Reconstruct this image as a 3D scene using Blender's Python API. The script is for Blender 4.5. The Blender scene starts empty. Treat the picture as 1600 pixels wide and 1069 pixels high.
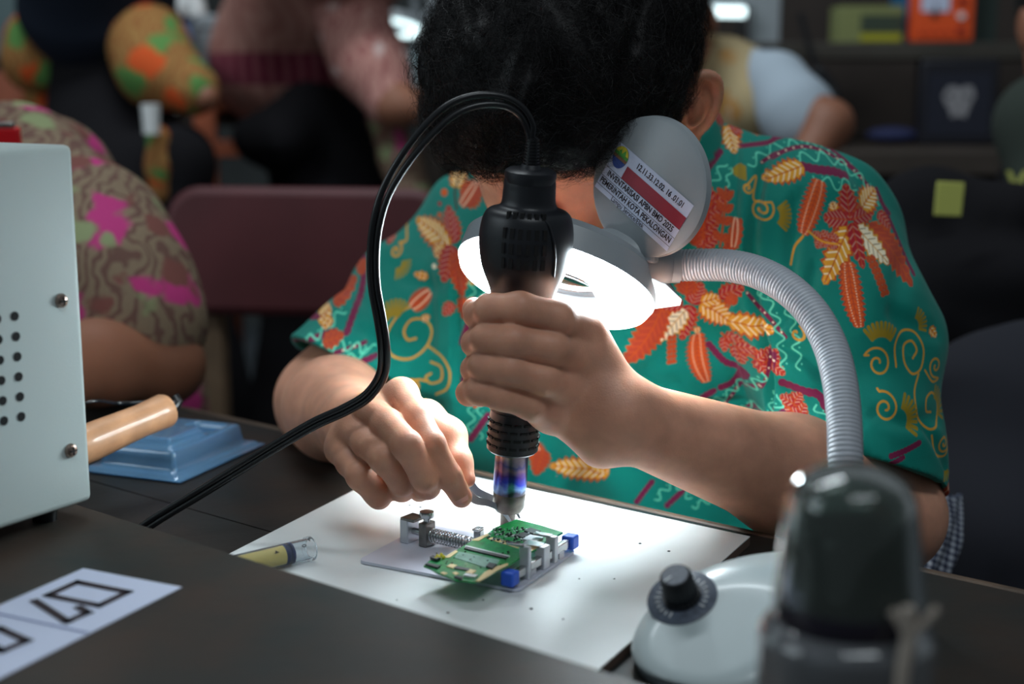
import bpy, math, random
import numpy as np
from mathutils import Vector, Matrix
random.seed(7); rng = np.random.default_rng(7)
S = bpy.context.scene
COL = S.collection
PI = math.pi

# ---------------- camera ----------------
FPX = 2222.22
CAMZ = 1.05
PITCH = math.radians(10.65)
cam_d = bpy.data.cameras.new('camera'); cam = bpy.data.objects.new('camera', cam_d); COL.objects.link(cam)
cam.location = (0, 0, CAMZ); cam.rotation_euler = (math.radians(90) - PITCH, 0, 0)
cam_d.lens = 50; cam_d.sensor_width = 36; cam_d.clip_start = 0.02; cam_d.clip_end = 60
cam_d.dof.use_dof = True; cam_d.dof.focus_distance = 0.91; cam_d.dof.aperture_fstop = 4.2
S.camera = cam
# ---------------- view, world, lights ----------------
S.view_settings.view_transform = 'Standard'; S.view_settings.look = 'None'
S.view_settings.gamma = 1.0; S.view_settings.use_curve_mapping = False
S.view_settings.exposure = 0.0
w = bpy.data.worlds.new('room_air'); S.world = w; w.use_nodes = True
bg = w.node_tree.nodes['Background']; bg.inputs[0].default_value = (0.80, 0.93, 1.0, 1); bg.inputs[1].default_value = 0.12

def area(name, loc, target, sx, sy, power, color):
    l = bpy.data.lights.new(name, 'AREA'); l.shape = 'RECTANGLE'; l.size = sx; l.size_y = sy
    l.energy = power; l.color = color
    o = bpy.data.objects.new(name, l); COL.objects.link(o); o.location = loc
    d = Vector(target) - Vector(loc); o.rotation_euler = d.to_track_quat('-Z', 'Y').to_euler()
    return o
area('ceiling_light_front', (0.4, -0.2, 2.7), (0.1, 0.9, 0.8), 1.2, 0.3, 12, (0.86, 0.95, 1.0))
area('ceiling_light_rear', (-0.5, 1.7, 2.8), (-0.4, 3.0, 0.9), 1.2, 0.3, 26, (0.86, 0.95, 1.0))
area('left_fill_light', (-2.6, 0.4, 1.9), (0.0, 1.1, 0.85), 1.2, 1.2, 16, (0.80, 0.93, 1.0))  # added soft fill light from the left, with no window behind it

# ---------------- geometry helpers ----------------
def P(px, py, Y):
    """world point on plane y=Y seen at photo pixel"""
    x = (px - 800) / FPX; u = (534.5 - py) / FPX
    dy = math.cos(PITCH) + u * math.sin(PITCH); dz = u * math.cos(PITCH) - math.sin(PITCH)
    t = Y / dy
    return np.array([t * x, Y, CAMZ + t * dz])
def PZ(px, py, Z):
    x = (px - 800) / FPX; u = (534.5 - py) / FPX
    dy = math.cos(PITCH) + u * math.sin(PITCH); dz = u * math.cos(PITCH) - math.sin(PITCH)
    t = (Z - CAMZ) / dz
    return np.array([t * x, t * dy, Z])
def nrm(v):
    v = np.asarray(v, float); return v / np.linalg.norm(v)
def frame(o, ex, ey=None, ez=None):
    """4x4 from origin and axes"""
    if ez is None and ey is not None: ez = np.cross(ex, ey)
    if ey is None: ey = np.cross(ez, ex)
    M = np.eye(4); M[:3, 0] = nrm(ex); M[:3, 1] = nrm(ey); M[:3, 2] = nrm(ez); M[:3, 3] = o
    return M
def rotz(o, a):
    c, s = math.cos(a), math.sin(a)
    return frame(o, (c, s, 0), (-s, c, 0))
def axis_frame(o, z):
    z = nrm(z); h = np.array([0, 0, 1.0]) if abs(z[2]) < 0.9 else np.array([1.0, 0, 0])
    x = nrm(np.cross(h, z)); return frame(o, x, np.cross(z, x))
def curve_pts(pts, n=8):
    """Catmull-Rom through points"""
    p = np.asarray(pts, float); p = np.vstack([2 * p[0] - p[1], p, 2 * p[-1] - p[-2]]); out = []
    for i in range(1, len(p) - 2):
        for t in np.linspace(0, 1, n, endpoint=False):
            a, b, c, d = p[i - 1], p[i], p[i + 1], p[i + 2]
            out.append(0.5 * (2 * b + (c - a) * t + (2 * a - 5 * b + 4 * c - d) * t * t + (3 * b - a - 3 * c + d) * t ** 3))
    out.append(p[-2]); return np.array(out)

class MB:
    def __init__(self): self.v = []; self.f = []; self.m = []; self.n = 0
    def add(self, V, F, mi=0, M=None):
        V = np.asarray(V, float).reshape(-1, 3)
        if M is not None: V = V @ M[:3, :3].T + M[:3, 3]
        self.v.append(V); self.f += [tuple(i + self.n for i in f) for f in F]; self.m += [mi] * len(F); self.n += len(V); return self
    def box(self, c, s, M=None, mi=0):
        c = np.array(c, float); s = np.array(s, float) / 2
        V = [c + s * np.array(k) for k in [(-1,-1,-1),(1,-1,-1),(1,1,-1),(-1,1,-1),(-1,-1,1),(1,-1,1),(1,1,1),(-1,1,1)]]
        return self.add(V, [(0,3,2,1),(4,5,6,7),(0,1,5,4),(1,2,6,5),(2,3,7,6),(3,0,4,7)], mi, M)
    def lathe(self, prof, M=None, n=48, mi=0, cap=True):
        V = []; F = []; a = np.linspace(0, 2 * PI, n, endpoint=False)
        for r, z in prof: V += [(r * math.cos(t), r * math.sin(t), z) for t in a]
        for i in range(len(prof) - 1):
            for j in range(n): k = (j + 1) % n; F.append((i*n+j, i*n+k, (i+1)*n+k, (i+1)*n+j))
        if cap:
            F.append(tuple(range(n - 1, -1, -1))); F.append(tuple(range((len(prof)-1)*n, len(prof)*n)))
        return self.add(V, F, mi, M)
    def cyl(self, a, b, r, r2=None, n=32, mi=0):
        a = np.array(a, float); b = np.array(b, float); L = np.linalg.norm(b - a)
        return self.lathe([(r, 0), (r if r2 is None else r2, L)], axis_frame(a, b - a), n, mi)
    def tube(self, pts, r, n=12, mi=0, closed=False):
        p = np.asarray(pts, float); m = len(p); r = np.broadcast_to(r, (m,))
        T = np.gradient(p, axis=0)
        if closed: T = np.roll(p, -1, 0) - np.roll(p, 1, 0)
        T /= np.linalg.norm(T, axis=1)[:, None] + 1e-12
        h = np.array([0, 0, 1.0]) if abs(T[0][2]) < 0.9 else np.array([1.0, 0, 0]); x = nrm(np.cross(h, T[0]))
        V = []; a = np.linspace(0, 2 * PI, n, endpoint=False)
        for i in range(m):
            x = x - T[i] * np.dot(x, T[i]); x = nrm(x); y = np.cross(T[i], x)
            V += [p[i] + r[i] * (x * math.cos(t) + y * math.sin(t)) for t in a]
        F = []
        for i in range(m if closed else m - 1):
            i2 = (i + 1) % m
            for j in range(n): k = (j + 1) % n; F.append((i*n+j, i*n+k, i2*n+k, i2*n+j))
        if not closed: F.append(tuple(range(n - 1, -1, -1))); F.append(tuple(range((m-1)*n, m*n)))
        return self.add(V, F, mi)
    def prism(self, poly, h, M=None, z0=0.0, mi=0):
        n = len(poly); V = [(x, y, z0) for x, y in poly] + [(x, y, z0 + h) for x, y in poly]
        F = [tuple(range(n - 1, -1, -1)), tuple(range(n, 2*n))] + [(i, (i+1) % n, n + (i+1) % n, n + i) for i in range(n)]
        return self.add(V, F, mi, M)
    def ball(self, c, r, M=None, n=24, mi=0):
        r = np.broadcast_to(r, (3,)); V = []; F = []; m = n // 2
        for i in range(m + 1):
            ph = PI * i / m
            for j in range(n): th = 2*PI*j/n; V.append((c[0]+r[0]*math.sin(ph)*math.cos(th), c[1]+r[1]*math.sin(ph)*math.sin(th), c[2]+r[2]*math.cos(ph)))
        for i in range(m):
            for j in range(n): k = (j+1) % n; F.append((i*n+j, (i+1)*n+j, (i+1)*n+k, i*n+k))
        return self.add(V, F, mi, M)
    def text(self, s, size, M, ext=0.0002, sx=1.0, align='CENTER', mi=0, bold=0.0):
        cu = bpy.data.curves.new('t', 'FONT'); cu.body = s; cu.size = size; cu.align_x = align; cu.align_y = 'CENTER'; cu.extrude = ext; cu.offset = bold
        cu.resolution_u = 3
        o = bpy.data.objects.new('t', cu); COL.objects.link(o); bpy.context.view_layer.update()
        me = bpy.data.meshes.new_from_object(o.evaluated_get(bpy.context.evaluated_depsgraph_get()))
        V = np.array([v.co[:] for v in me.vertices]).reshape(-1, 3) * np.array([sx, 1, 1]); F = [tuple(p.vertices) for p in me.polygons]
        bpy.data.objects.remove(o); bpy.data.curves.remove(cu); bpy.data.meshes.remove(me)
        return self.add(V, F, mi, M)
    def mesh(self):
        return (np.vstack(self.v), self.f, self.m)

def make_obj(name, V, F, mats, mi=None, base=(0, 0, 0), smooth=True, angle=35, bevel=0, parent=None, colors=None):
    me = bpy.data.meshes.new(name); V = np.asarray(V, np.float32) - np.asarray(base, np.float32)
    if isinstance(F, np.ndarray):
        nf, k = F.shape
        me.vertices.add(len(V)); me.vertices.foreach_set('co', V.ravel())
        me.loops.add(nf * k); me.loops.foreach_set('vertex_index', F.astype(np.int32).ravel())
        me.polygons.add(nf); me.polygons.foreach_set('loop_start', np.arange(0, nf * k, k, dtype=np.int32))
        me.update(calc_edges=True)
    else:
        me.from_pydata(V.tolist(), [], F)
    for m in (mats if isinstance(mats, (list, tuple)) else [mats]): me.materials.append(m)
    if mi is not None and len(set(mi)) > 1: me.polygons.foreach_set('material_index', mi)
    if colors is not None:
        a = me.color_attributes.new('dye', 'FLOAT_COLOR', 'POINT'); c = np.ones((len(V), 4), np.float32); c[:, :3] = colors
        a.data.foreach_set('color', c.ravel())
    if smooth:
        me.polygons.foreach_set('use_smooth', [True] * len(me.polygons))
        if angle: me.set_sharp_from_angle(angle=math.radians(angle))
    me.validate(); me.update()
    o = bpy.data.objects.new(name, me); COL.objects.link(o)
    if parent is not None: o.parent = parent
    if bevel:
        b = o.modifiers.new('bevel', 'BEVEL'); b.width = bevel; b.segments = 3; b.limit_method = 'ANGLE'; b.angle_limit = math.radians(40)
    return o

class Thing:
    """one thing: an Empty at its base that parents its parts (verts are given in world space)"""
    def __init__(self, name, label, cat, base, group=None):
        o = bpy.data.objects.new(name, None); COL.objects.link(o); o.location = base; o.empty_display_size = 0.02
        o['label'] = label; o['category'] = cat
        if group: o['group'] = group
        self.o = o; self.base = np.array(base, float)
    def part(self, name, mb, mat, parent=None, label=None, base=None, **k):
        V, F, mi = mb.mesh() if isinstance(mb, MB) else (mb[0], mb[1], None)
        pb = self.base
        o = make_obj(name, V, F, mat, mi, base=pb, parent=parent or self.o, **k)
        if label: o['label'] = label
        return o
def single(name, label, cat, mb, mat, group=None, base=None, **k):
    V, F, mi = mb.mesh() if isinstance(mb, MB) else (mb[0], mb[1], None)
    V = np.asarray(V)
    b = np.array([V[:, 0].mean(), V[:, 1].mean(), V[:, 2].min()]) if base is None else np.array(base)
    o = make_obj(name, V, F, mat, mi, base=b, **k); o.location = b; o['label'] = label; o['category'] = cat
    if group: o['group'] = group
    return o
def struct(name, mb, mat, **k):
    V, F, mi = mb.mesh(); o = make_obj(name, V, F, mat, mi, **k); o['kind'] = 'structure'; return o

def srgb(r, g, b):
    f = lambda c: (c / 255 / 12.92) if c <= 10 else ((c / 255 + 0.055) / 1.055) ** 2.4
    return (f(r), f(g), f(b), 1.0)

def mat(name, col, rough=0.5, metal=0.0, var=0.0, vscale=20, bump=0.0, bscale=200, spec=0.5, emit=None, estr=0, trans=0, ior=1.45, alpha=1, sss=0, coat=0, attr=None, col2=None, sheen=0):
    m = bpy.data.materials.new(name); m.use_nodes = True; nt = m.node_tree; N = nt.nodes; L = nt.links
    b = N['Principled BSDF']; b.inputs['Base Color'].default_value = col if len(col) == 4 else (*col, 1)
    b.inputs['Roughness'].default_value = rough; b.inputs['Metallic'].default_value = metal
    b.inputs['Specular IOR Level'].default_value = spec; b.inputs['IOR'].default_value = ior
    b.inputs['Transmission Weight'].default_value = trans; b.inputs['Alpha'].default_value = alpha
    b.inputs['Coat Weight'].default_value = coat; b.inputs['Sheen Weight'].default_value = sheen
    if sss:
        b.inputs['Subsurface Weight'].default_value = sss; b.inputs['Subsurface Radius'].default_value = (0.8, 0.3, 0.15); b.inputs['Subsurface Scale'].default_value = 0.008
    if emit is not None: b.inputs['Emission Color'].default_value = (*emit[:3], 1); b.inputs['Emission Strength'].default_value = estr
    tc = N.new('ShaderNodeTexCoord')
    src = None
    if attr:
        a = N.new('ShaderNodeAttribute'); a.attribute_name = attr; src = a.outputs['Color']; L.new(src, b.inputs['Base Color'])
    if var:
        nz = N.new('ShaderNodeTexNoise'); nz.inputs['Scale'].default_value = vscale; nz.inputs['Detail'].default_value = 6
        L.new(tc.outputs['Object'], nz.inputs['Vector'])
        mr = N.new('ShaderNodeMapRange'); mr.inputs[1].default_value = 0.3; mr.inputs[2].default_value = 0.7
        mr.inputs[3].default_value = 1 - var; mr.inputs[4].default_value = 1 + var * (0 if col2 else 1); L.new(nz.outputs['Fac'], mr.inputs[0])
        if col2:
            mx = N.new('ShaderNodeMix'); mx.data_type = 'RGBA'; mr.inputs[3].default_value = 0; mr.inputs[4].default_value = var
            L.new(mr.outputs[0], mx.inputs[0]); mx.inputs[6].default_value = b.inputs['Base Color'].default_value; mx.inputs[7].default_value = col2
            L.new(mx.outputs[2], b.inputs['Base Color'])
        else:
            vm = N.new('ShaderNodeVectorMath'); vm.operation = 'SCALE'
            if src: L.new(src, vm.inputs[0])
            else: vm.inputs[0].default_value = b.inputs['Base Color'].default_value[:3]
            L.new(mr.outputs[0], vm.inputs['Scale']); L.new(vm.outputs[0], b.inputs['Base Color'])
    if bump:
        nb = N.new('ShaderNodeTexNoise'); nb.inputs['Scale'].default_value = bscale; nb.inputs['Detail'].default_value = 4
        L.new(tc.outputs['Object'], nb.inputs['Vector']); bp = N.new('ShaderNodeBump'); bp.inputs['Strength'].default_value = bump; bp.inputs['Distance'].default_value = 0.002
        L.new(nb.outputs['Fac'], bp.inputs['Height']); L.new(bp.outputs[0], b.inputs['Normal'])
    return m

# ---------------- implicit surfaces ----------------
def smin(a, b, k):
    if k <= 0: return np.minimum(a, b)
    h = np.clip(0.5 + 0.5 * (b - a) / k, 0, 1); return b + (a - b) * h - k * h * (1 - h)
class Prim:
    def __init__(s, fn, lo, hi): s.fn = fn; s.lo = np.array(lo, float); s.hi = np.array(hi, float)
    def ev(s, X): return s.fn(X)
def rc(a, b, ra, rb):
    a = np.array(a, float); b = np.array(b, float); ba = b - a; L = float(ba @ ba) + 1e-12
    def fn(X):
        q = X - a; t = np.clip(q @ ba / L, 0, 1); return np.linalg.norm(q - t[..., None] * ba, axis=-1) - (ra + (rb - ra) * t)
    r = max(ra, rb); return Prim(fn, np.minimum(a, b) - r, np.maximum(a, b) + r)
def ell(c, r, R=np.eye(3)):
    c = np.array(c, float); r = np.array(r, float); R = np.array(R, float)
    def fn(X):
        q = (X - c) @ R; k0 = np.linalg.norm(q / r, axis=-1); k1 = np.linalg.norm(q / (r * r), axis=-1) + 1e-9; return k0 * (k0 - 1) / k1
    e = np.abs(R) @ r; return Prim(fn, c - e, c + e)
def half(p, n):
    """solid on the side opposite to n"""
    p = np.array(p, float); n = nrm(n)
    return Prim(lambda X: (X - p) @ n, [-99] * 3, [99] * 3)
class Group:
    def __init__(s, disp=None): s.it = []; s.disp = disp; s.lo = np.full(3, 99.); s.hi = np.full(3, -99.)
    def u(s, node, k=0.0): s.it.append((node, k, 'u')); s.lo = np.minimum(s.lo, node.lo - k); s.hi = np.maximum(s.hi, node.hi + k); return s
    def sub(s, node, k=0.0): s.it.append((node, k, 's')); return s
    def inter(s, node, k=0.0): s.it.append((node, k, 'i')); return s
    def chain(s, pts, rs, k=0.003, kk=None):
        g = Group()
        for i in range(len(pts) - 1): g.u(rc(pts[i], pts[i+1], rs[i], rs[i+1]), k)
        return s.u(g, k if kk is None else kk)
    def ev(s, X):
        lo = X.reshape(-1, 3).min(0); hi = X.reshape(-1, 3).max(0); F = np.full(X.shape[:-1], 0.25)
        for nd, k, m in s.it:
            mg = k + 0.012
            if m != 'i' and (np.any(nd.lo - mg > hi) or np.any(nd.hi + mg < lo)): continue
            d = nd.ev(X)
            if m == 'u': F = smin(F, d, k)
            elif m == 's': F = -smin(-F, d, k)
            else: F = -smin(-F, -d, k)
        if s.disp is not None: F = F + s.disp(X)
        return F
def polygonize(node, h, lo=None, hi=None, B=24):
    lo = node.lo - 3*h if lo is None else np.array(lo); hi = node.hi + 3*h if hi is None else np.array(hi)
    nb = np.ceil((hi - lo) / (h * B)).astype(int); N = nb * B + 2
    VI = []; VP = []; Q = []
    gi0 = np.arange(B + 2)
    corner = [(i, j, k) for i in (0, 1) for j in (0, 1) for k in (0, 1)]
    edges = [(a, b) for a in range(8) for b in range(a + 1, 8) if sum(abs(np.array(corner[a]) - np.array(corner[b]))) == 1]
    cg = np.linspace(0, (B+1) * h, 5); CG = np.stack(np.meshgrid(cg, cg, cg, indexing='ij'), -1).astype(np.float32)
    rad = (B + 1) * h / 4 * 0.87 * 2.2
    for bi in np.ndindex(*nb):
        o = lo + np.array(bi) * B * h
        c = node.ev(CG + o)
        if c.min() > rad + h or c.max() < -rad - h: continue
        ax_ = [lo[q] + (gi0 + bi[q]*B)*h for q in range(3)]
        F = node.ev(np.stack(np.meshgrid(*ax_, indexing='ij'), -1))
        ins = F < 0
        if ins.all() or not ins.any(): continue
        n = B + 1
        cor = [F[i:i+n, j:j+n, k:k+n] for i, j, k in corner]; si = np.zeros((n, n, n), int)
        for cc in cor: si += (cc < 0)
        act = (si > 0) & (si < 8); act[B:, :, :] = 0; act[:, B:, :] = 0; act[:, :, B:] = 0
        idx = np.argwhere(act)
        if len(idx):
            cv = np.stack([cc[act] for cc in cor], -1); pos = np.zeros((len(idx), 3)); cnt = np.zeros(len(idx))
            for a, b in edges:
                m = (cv[:, a] < 0) != (cv[:, b] < 0); t = cv[m, a] / (cv[m, a] - cv[m, b])
                pa = np.array(corner[a], float); pb = np.array(corner[b], float); pos[m] += pa + t[:, None] * (pb - pa); cnt[m] += 1
            pos = (pos / cnt[:, None] + idx) * h + o
            gi = idx + np.array(bi) * B + 1
            VI.append((gi[:, 0] * (N[1] + 1) + gi[:, 1]) * (N[2] + 1) + gi[:, 2]); VP.append(pos)
        for ax in range(3):
            sl = [slice(0, B)] * 3; s2 = list(sl); s2[ax] = slice(1, B + 1)
            a = ins[tuple(sl)]; b = ins[tuple(s2)]; e = np.argwhere(a != b)
            if not len(e): continue
            fl = a[e[:, 0], e[:, 1], e[:, 2]]
            gi = e + np.array(bi) * B + 1; u = (ax + 1) % 3; v = (ax + 2) % 3
            def lin(du, dv):
                q = gi.copy(); q[:, u] -= du; q[:, v] -= dv; return (q[:, 0] * (N[1] + 1) + q[:, 1]) * (N[2] + 1) + q[:, 2]
            q = np.stack([lin(1, 1), lin(0, 1), lin(0, 0), lin(1, 0)], 1)
            q[~fl] = q[~fl][:, ::-1]; Q.append(q)
    VI = np.concatenate(VI); VP = np.concatenate(VP); Q = np.concatenate(Q)
    od = np.argsort(VI); VI = VI[od]; VP = VP[od]
    F = np.searchsorted(VI, Q); F = np.clip(F, 0, len(VI) - 1); ok = (VI[F] == Q).all(1)
    return VP, F[ok]
def relax(V, F, it=1, lam=0.5):
    for _ in range(it):
        A = np.zeros_like(V); c = np.zeros(len(V))
        for a, b in ((0,1),(1,2),(2,3),(3,0)):
            np.add.at(A, F[:, a], V[F[:, b]]); np.add.at(c, F[:, a], 1); np.add.at(A, F[:, b], V[F[:, a]]); np.add.at(c, F[:, b], 1)
        V = V + lam * (A / np.maximum(c, 1)[:, None] - V)
    return V
# ================= materials =================
M = {}
M['desk'] = mat('desk_paint', srgb(29, 36, 37), 0.45, spec=0.3, var=1.0, vscale=12, col2=srgb(48, 39, 34), bump=0.15, bscale=60)
M['shelf'] = mat('shelf_paint', srgb(38, 46, 45), 0.5, spec=0.3, var=1.0, vscale=14, col2=srgb(64, 50, 42), bump=0.12, bscale=50)
M['deskedge'] = mat('worn_edge_wood', srgb(72, 57, 45), 0.6, var=0.35, vscale=30)
M['board'] = mat('white_laminate', srgb(222, 226, 226), 0.35, var=0.06, vscale=14)
M['grey_metal'] = mat('grey_powder_coat', srgb(192, 204, 202), 0.5, bump=0.05, bscale=900)
M['dark'] = mat('dark_hole', srgb(14, 14, 16), 0.8)
M['screw'] = mat('screw_metal', srgb(150, 130, 120), 0.3, 1.0)
M['steel'] = mat('steel', srgb(190, 192, 194), 0.25, 1.0)
M['steel_dull'] = mat('dull_steel', srgb(128, 126, 122), 0.38, 1.0, var=0.2, vscale=150)
M['alu'] = mat('jig_alloy', srgb(205, 208, 214), 0.35, 0.6)
M['paper'] = mat('paper', srgb(205, 212, 235), 0.7)
M['ink'] = mat('ink', srgb(42, 26, 34), 0.7)
M['blackp'] = mat('black_plastic', srgb(27, 29, 33), 0.42, spec=0.5, bump=0.05, bscale=1500)
M['cord'] = mat('black_rubber', srgb(22, 23, 26), 0.3, spec=0.6)
M['lampgrey'] = mat('lamp_grey_plastic', srgb(150, 157, 162), 0.38, spec=0.5)
M['neck'] = mat('lamp_neck_grey', srgb(166, 170, 178), 0.4)
M['basegrey'] = mat('lamp_base_plastic', srgb(176, 188, 190), 0.32, coat=0.2)
M['diff'] = mat('lamp_diffuser', (0.9, 0.97, 1, 1), 0.4, emit=(0.80, 0.94, 1.0), estr=55.0)
M['glass'] = mat('lens_glass', (1, 1, 1, 1), 0.02, trans=1, ior=1.5)
M['clear'] = mat('clear_plastic', (0.95, 0.98, 1, 1), 0.12, trans=1, ior=1.35)
M['blueclear'] = mat('blue_clear_plastic', srgb(138, 192, 234), 0.08, trans=0.66, ior=1.3, coat=1.0)
M['pcb'] = mat('board_green', srgb(14, 132, 66), 0.3, var=0.35, vscale=300, coat=0.3)
M['gold'] = mat('pale_gold_pads', srgb(214, 190, 140), 0.4, 0.2)
M['blue'] = mat('blue_cap', srgb(40, 90, 205), 0.4)
M['chip'] = mat('chip_black', srgb(40, 44, 50), 0.35, var=0.4, vscale=400)
M['whitep'] = mat('white_plastic', srgb(225, 228, 228), 0.4)
M['yellowp'] = mat('yellow_paste', srgb(228, 200, 112), 0.45)
M['woodh'] = mat('turned_wood', srgb(206, 152, 112), 0.4, var=0.25, vscale=40, coat=0.3)
M['red'] = mat('sticker_red', srgb(150, 40, 58), 0.5)
M['navy'] = mat('dark_navy', srgb(30, 40, 80), 0.5)
M['yellow'] = mat('emblem_yellow', srgb(215, 200, 60), 0.5)
M['green'] = mat('emblem_green', srgb(80, 160, 70), 0.5)
M['brownp'] = mat('emblem_brown', srgb(130, 95, 70), 0.5)
M['eblue'] = mat('emblem_blue', srgb(60, 80, 150), 0.5)
M['bottle'] = mat('smoked_plastic', srgb(104, 106, 110), 0.12, trans=0.35, ior=1.3, coat=0.5)
M['lid'] = mat('cup_lid_smoke', srgb(140, 152, 146), 0.08, trans=0.90, ior=1.2, coat=0.6)
M['lidin'] = mat('dark_purple_plastic', srgb(34, 32, 44), 0.2, coat=0.5)
M['strap'] = mat('cotton_cord', srgb(160, 150, 140), 0.9)
M['floor'] = mat('floor_tiles', srgb(92, 98, 104), 0.4, var=0.3, vscale=3)
M['wall'] = mat('wall_paint', srgb(70, 74, 74), 0.8, var=0.3, vscale=2)
M['wood'] = mat('brown_wood', srgb(150, 80, 54), 0.5, var=0.3, vscale=12)
M['darkwood'] = mat('dark_bench_wood', srgb(62, 54, 48), 0.6, var=0.4, vscale=6)

# ================= structure =================
DZ = 0.75
sB = nrm((0.788, -0.616, 0)); nB = nrm((0.616, 0.788, 0))         # along the bench, across it (towards the sitter)
BANG = math.atan2(sB[1], sB[0])
struct('floor', MB().box((0, 2.4, -0.05), (18, 12, 0.1)), M['floor'], smooth=False)
struct('wall_back', MB().box((0, 6.0, 1.9), (18, 0.1, 3.8)), M['wall'], smooth=False)

E0 = PZ(281, 633, DZ); E1 = PZ(1600, 925, DZ)                       # far edge of the bench
mid = (E0 + E1) / 2
bd = Thing('workbench', 'dark painted wooden workbench with a worn brown far edge, carrying the white board', 'workbench', (mid[0] - nB[0]*0.3, mid[1] - nB[1]*0.3, 0))
Fb = frame(mid, sB, nB)
LB = 3.4
# two planks with a fine seam between them
sd = abs(np.dot(PZ(145, 752, DZ) - mid, nB))
bd.part('tabletop', MB().box((0, -sd / 2 - 0.0032, -0.0175), (LB, sd - 0.0076, 0.035), Fb).box((0, -sd - 0.0008 - 0.32, -0.0175), (LB, 0.64, 0.035), Fb).box((0, -sd/2 - .2, -0.0372), (LB, sd + 0.3, 0.004), Fb), M['desk'], smooth=False)
bd.part('edge_strip', MB().box((0, -0.0005, -0.014), (LB, 0.007, 0.028), Fb), M['deskedge'], smooth=False, bevel=0.002)
for sx in (-1.55, 1.55):
    for sy in (-0.08, -0.78):
        bd.part('leg', MB().box((sx, sy, -0.395), (0.06, 0.06, 0.712), Fb), M['darkwood'], smooth=False)
for sy in (-0.08, -0.78):
    bd.part('rail', MB().box((0, sy, -0.08), (3.04, 0.025, 0.08), Fb), M['darkwood'], smooth=False)

# raised shelf in the foreground
SZ = 0.79
S0 = PZ(228, 822, SZ); S1 = PZ(950, 1050, SZ)
sh_dir = nrm(S1 - S0); sh_n = np.array([-sh_dir[1], sh_dir[0], 0])
Fs = frame((S0 + S1) / 2, sh_dir, sh_n)
sh = Thing('bench_shelf', 'dark painted raised shelf board along the near side of the workbench', 'shelf', (S0 + S1) / 2 - sh_n * 0.2 - np.array([0, 0, 0.04]))
sh.part('shelf_board', MB().box((0, -0.31, -0.009), (2.6, 0.62, 0.018), Fs), M['shelf'], smooth=False, bevel=0.0015)
for x in (-1.25, -0.55, 0.55, 1.25):
    sh.part('support_block', MB().box((x, -0.2, -0.029), (0.05, 0.34, 0.022), Fs), M['darkwood'], smooth=False)

# white work board: laminate face on a brown fibreboard core
tA = PZ(637, 723, DZ + 0.006); tB = PZ(1172, 838, DZ + 0.006); tC = PZ(942, 1040, DZ + 0.006); tD = PZ(356, 866, DZ + 0.006)
tC = tC + nrm(tC - tB)*0.030; tD = tD + nrm(tD - tA)*0.030
wbd = Thing('white_board', 'glossy white board with a brown core edge, lying on the bench under the phone board', 'board', (tA + tB + tC + tD)/4 - np.array([0, 0, 0.006]))
def slab(pts, h0, h1):
    lo = [p + np.array([0, 0, h0]) for p in pts]; hi = [p + np.array([0, 0, h1]) for p in pts]
    return MB().add(lo + hi, [(3, 2, 1, 0), (4, 5, 6, 7)] + [(i, (i+1) % 4, (i+1) % 4 + 4, i + 4) for i in range(4)])
ring = [tD, tC, tB, tA]
wbd.part('face', slab(ring, -0.0008, -0.0001), M['board'], smooth=False)
wbd.part('core', slab(ring, -0.0060, -0.0008), mat('fibreboard_brown', srgb(92, 72, 62), 0.8), smooth=False, label='brown fibreboard core')
specks = [(640, 790), (657, 793), (870, 745), (905, 905), (755, 938), (830, 952), (620, 938), (1000, 850), (1045, 862), (700, 958), (560, 940), (960, 905), (880, 968), (470, 905)]
for i, (x, y) in enumerate(specks):
    p = PZ(x, y, DZ + 0.0062); r = 0.0004 + 0.00045 * rng.random()
    single('crumb', 'tiny dark crumb of flux lying on the white board', 'crumb', MB().ball(p + np.array([0, 0, r*0.4]), (r * 1.4, r, r * 0.5), n=8), M['chip'], group='crumbs on the white board')

# ================= grey equipment box =================
bc = PZ(146, 782, SZ + 0.010); vdir = nrm((math.cos(math.radians(58)), math.sin(math.radians(58)), 0))
inn = np.array([vdir[1], -vdir[0], 0])                            # outward normal of the vented side
FBx = frame(bc, vdir, -inn)                                         # x along side (to far), y into the box
top = P(120, 226, bc[1] )[2]; HB = top - bc[2]
bx = Thing('equipment_box', 'pale grey metal equipment case with round vent holes standing on the shelf', 'equipment case', bc - vdir*0.12 + np.cross((0, 0, 1), vdir)*0.1 - np.array([0, 0, 0.010]))
DL = 0.30
bx.part('case', MB().box((-DL/2, 0.09, HB/2), (DL, 0.18, HB), FBx), M['grey_metal'], bevel=0.004)
def side_pt(px, py):
    """point of the vented side under a photo pixel -> local (x, z)"""
    r = P(px, py, 1.0) - np.array([0, 0, CAMZ]); t = np.dot(bc - np.array([0, 0, CAMZ]), inn) / np.dot(r, inn)
    q = np.array([0, 0, CAMZ]) + r * t - bc; return np.dot(q, vdir), q[2]
x1, z1 = side_pt(29, 493); x2, z2 = side_pt(33, 651); x0, z0 = side_pt(6, 658)
dzv = (z1 - z2) / 5; dxv = x2 - x0
ven = MB()
for i in range(-1, 6):
    for j in range(0, 9):
        x = x2 - j * dxv - 0.0; z = z2 + (5 - i - 0) * dzv
        if z > z1 + dzv * 0.5: continue
        A = np.array([x, 0.0006, z, 1]); B = np.array([x, -0.0005, z, 1])
        ven.cyl((FBx @ A)[:3], (FBx @ B)[:3], 0.0026, n=16)
bx.part('vent_holes', ven, M['dark'], label='grid of round dark vent holes')
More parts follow.
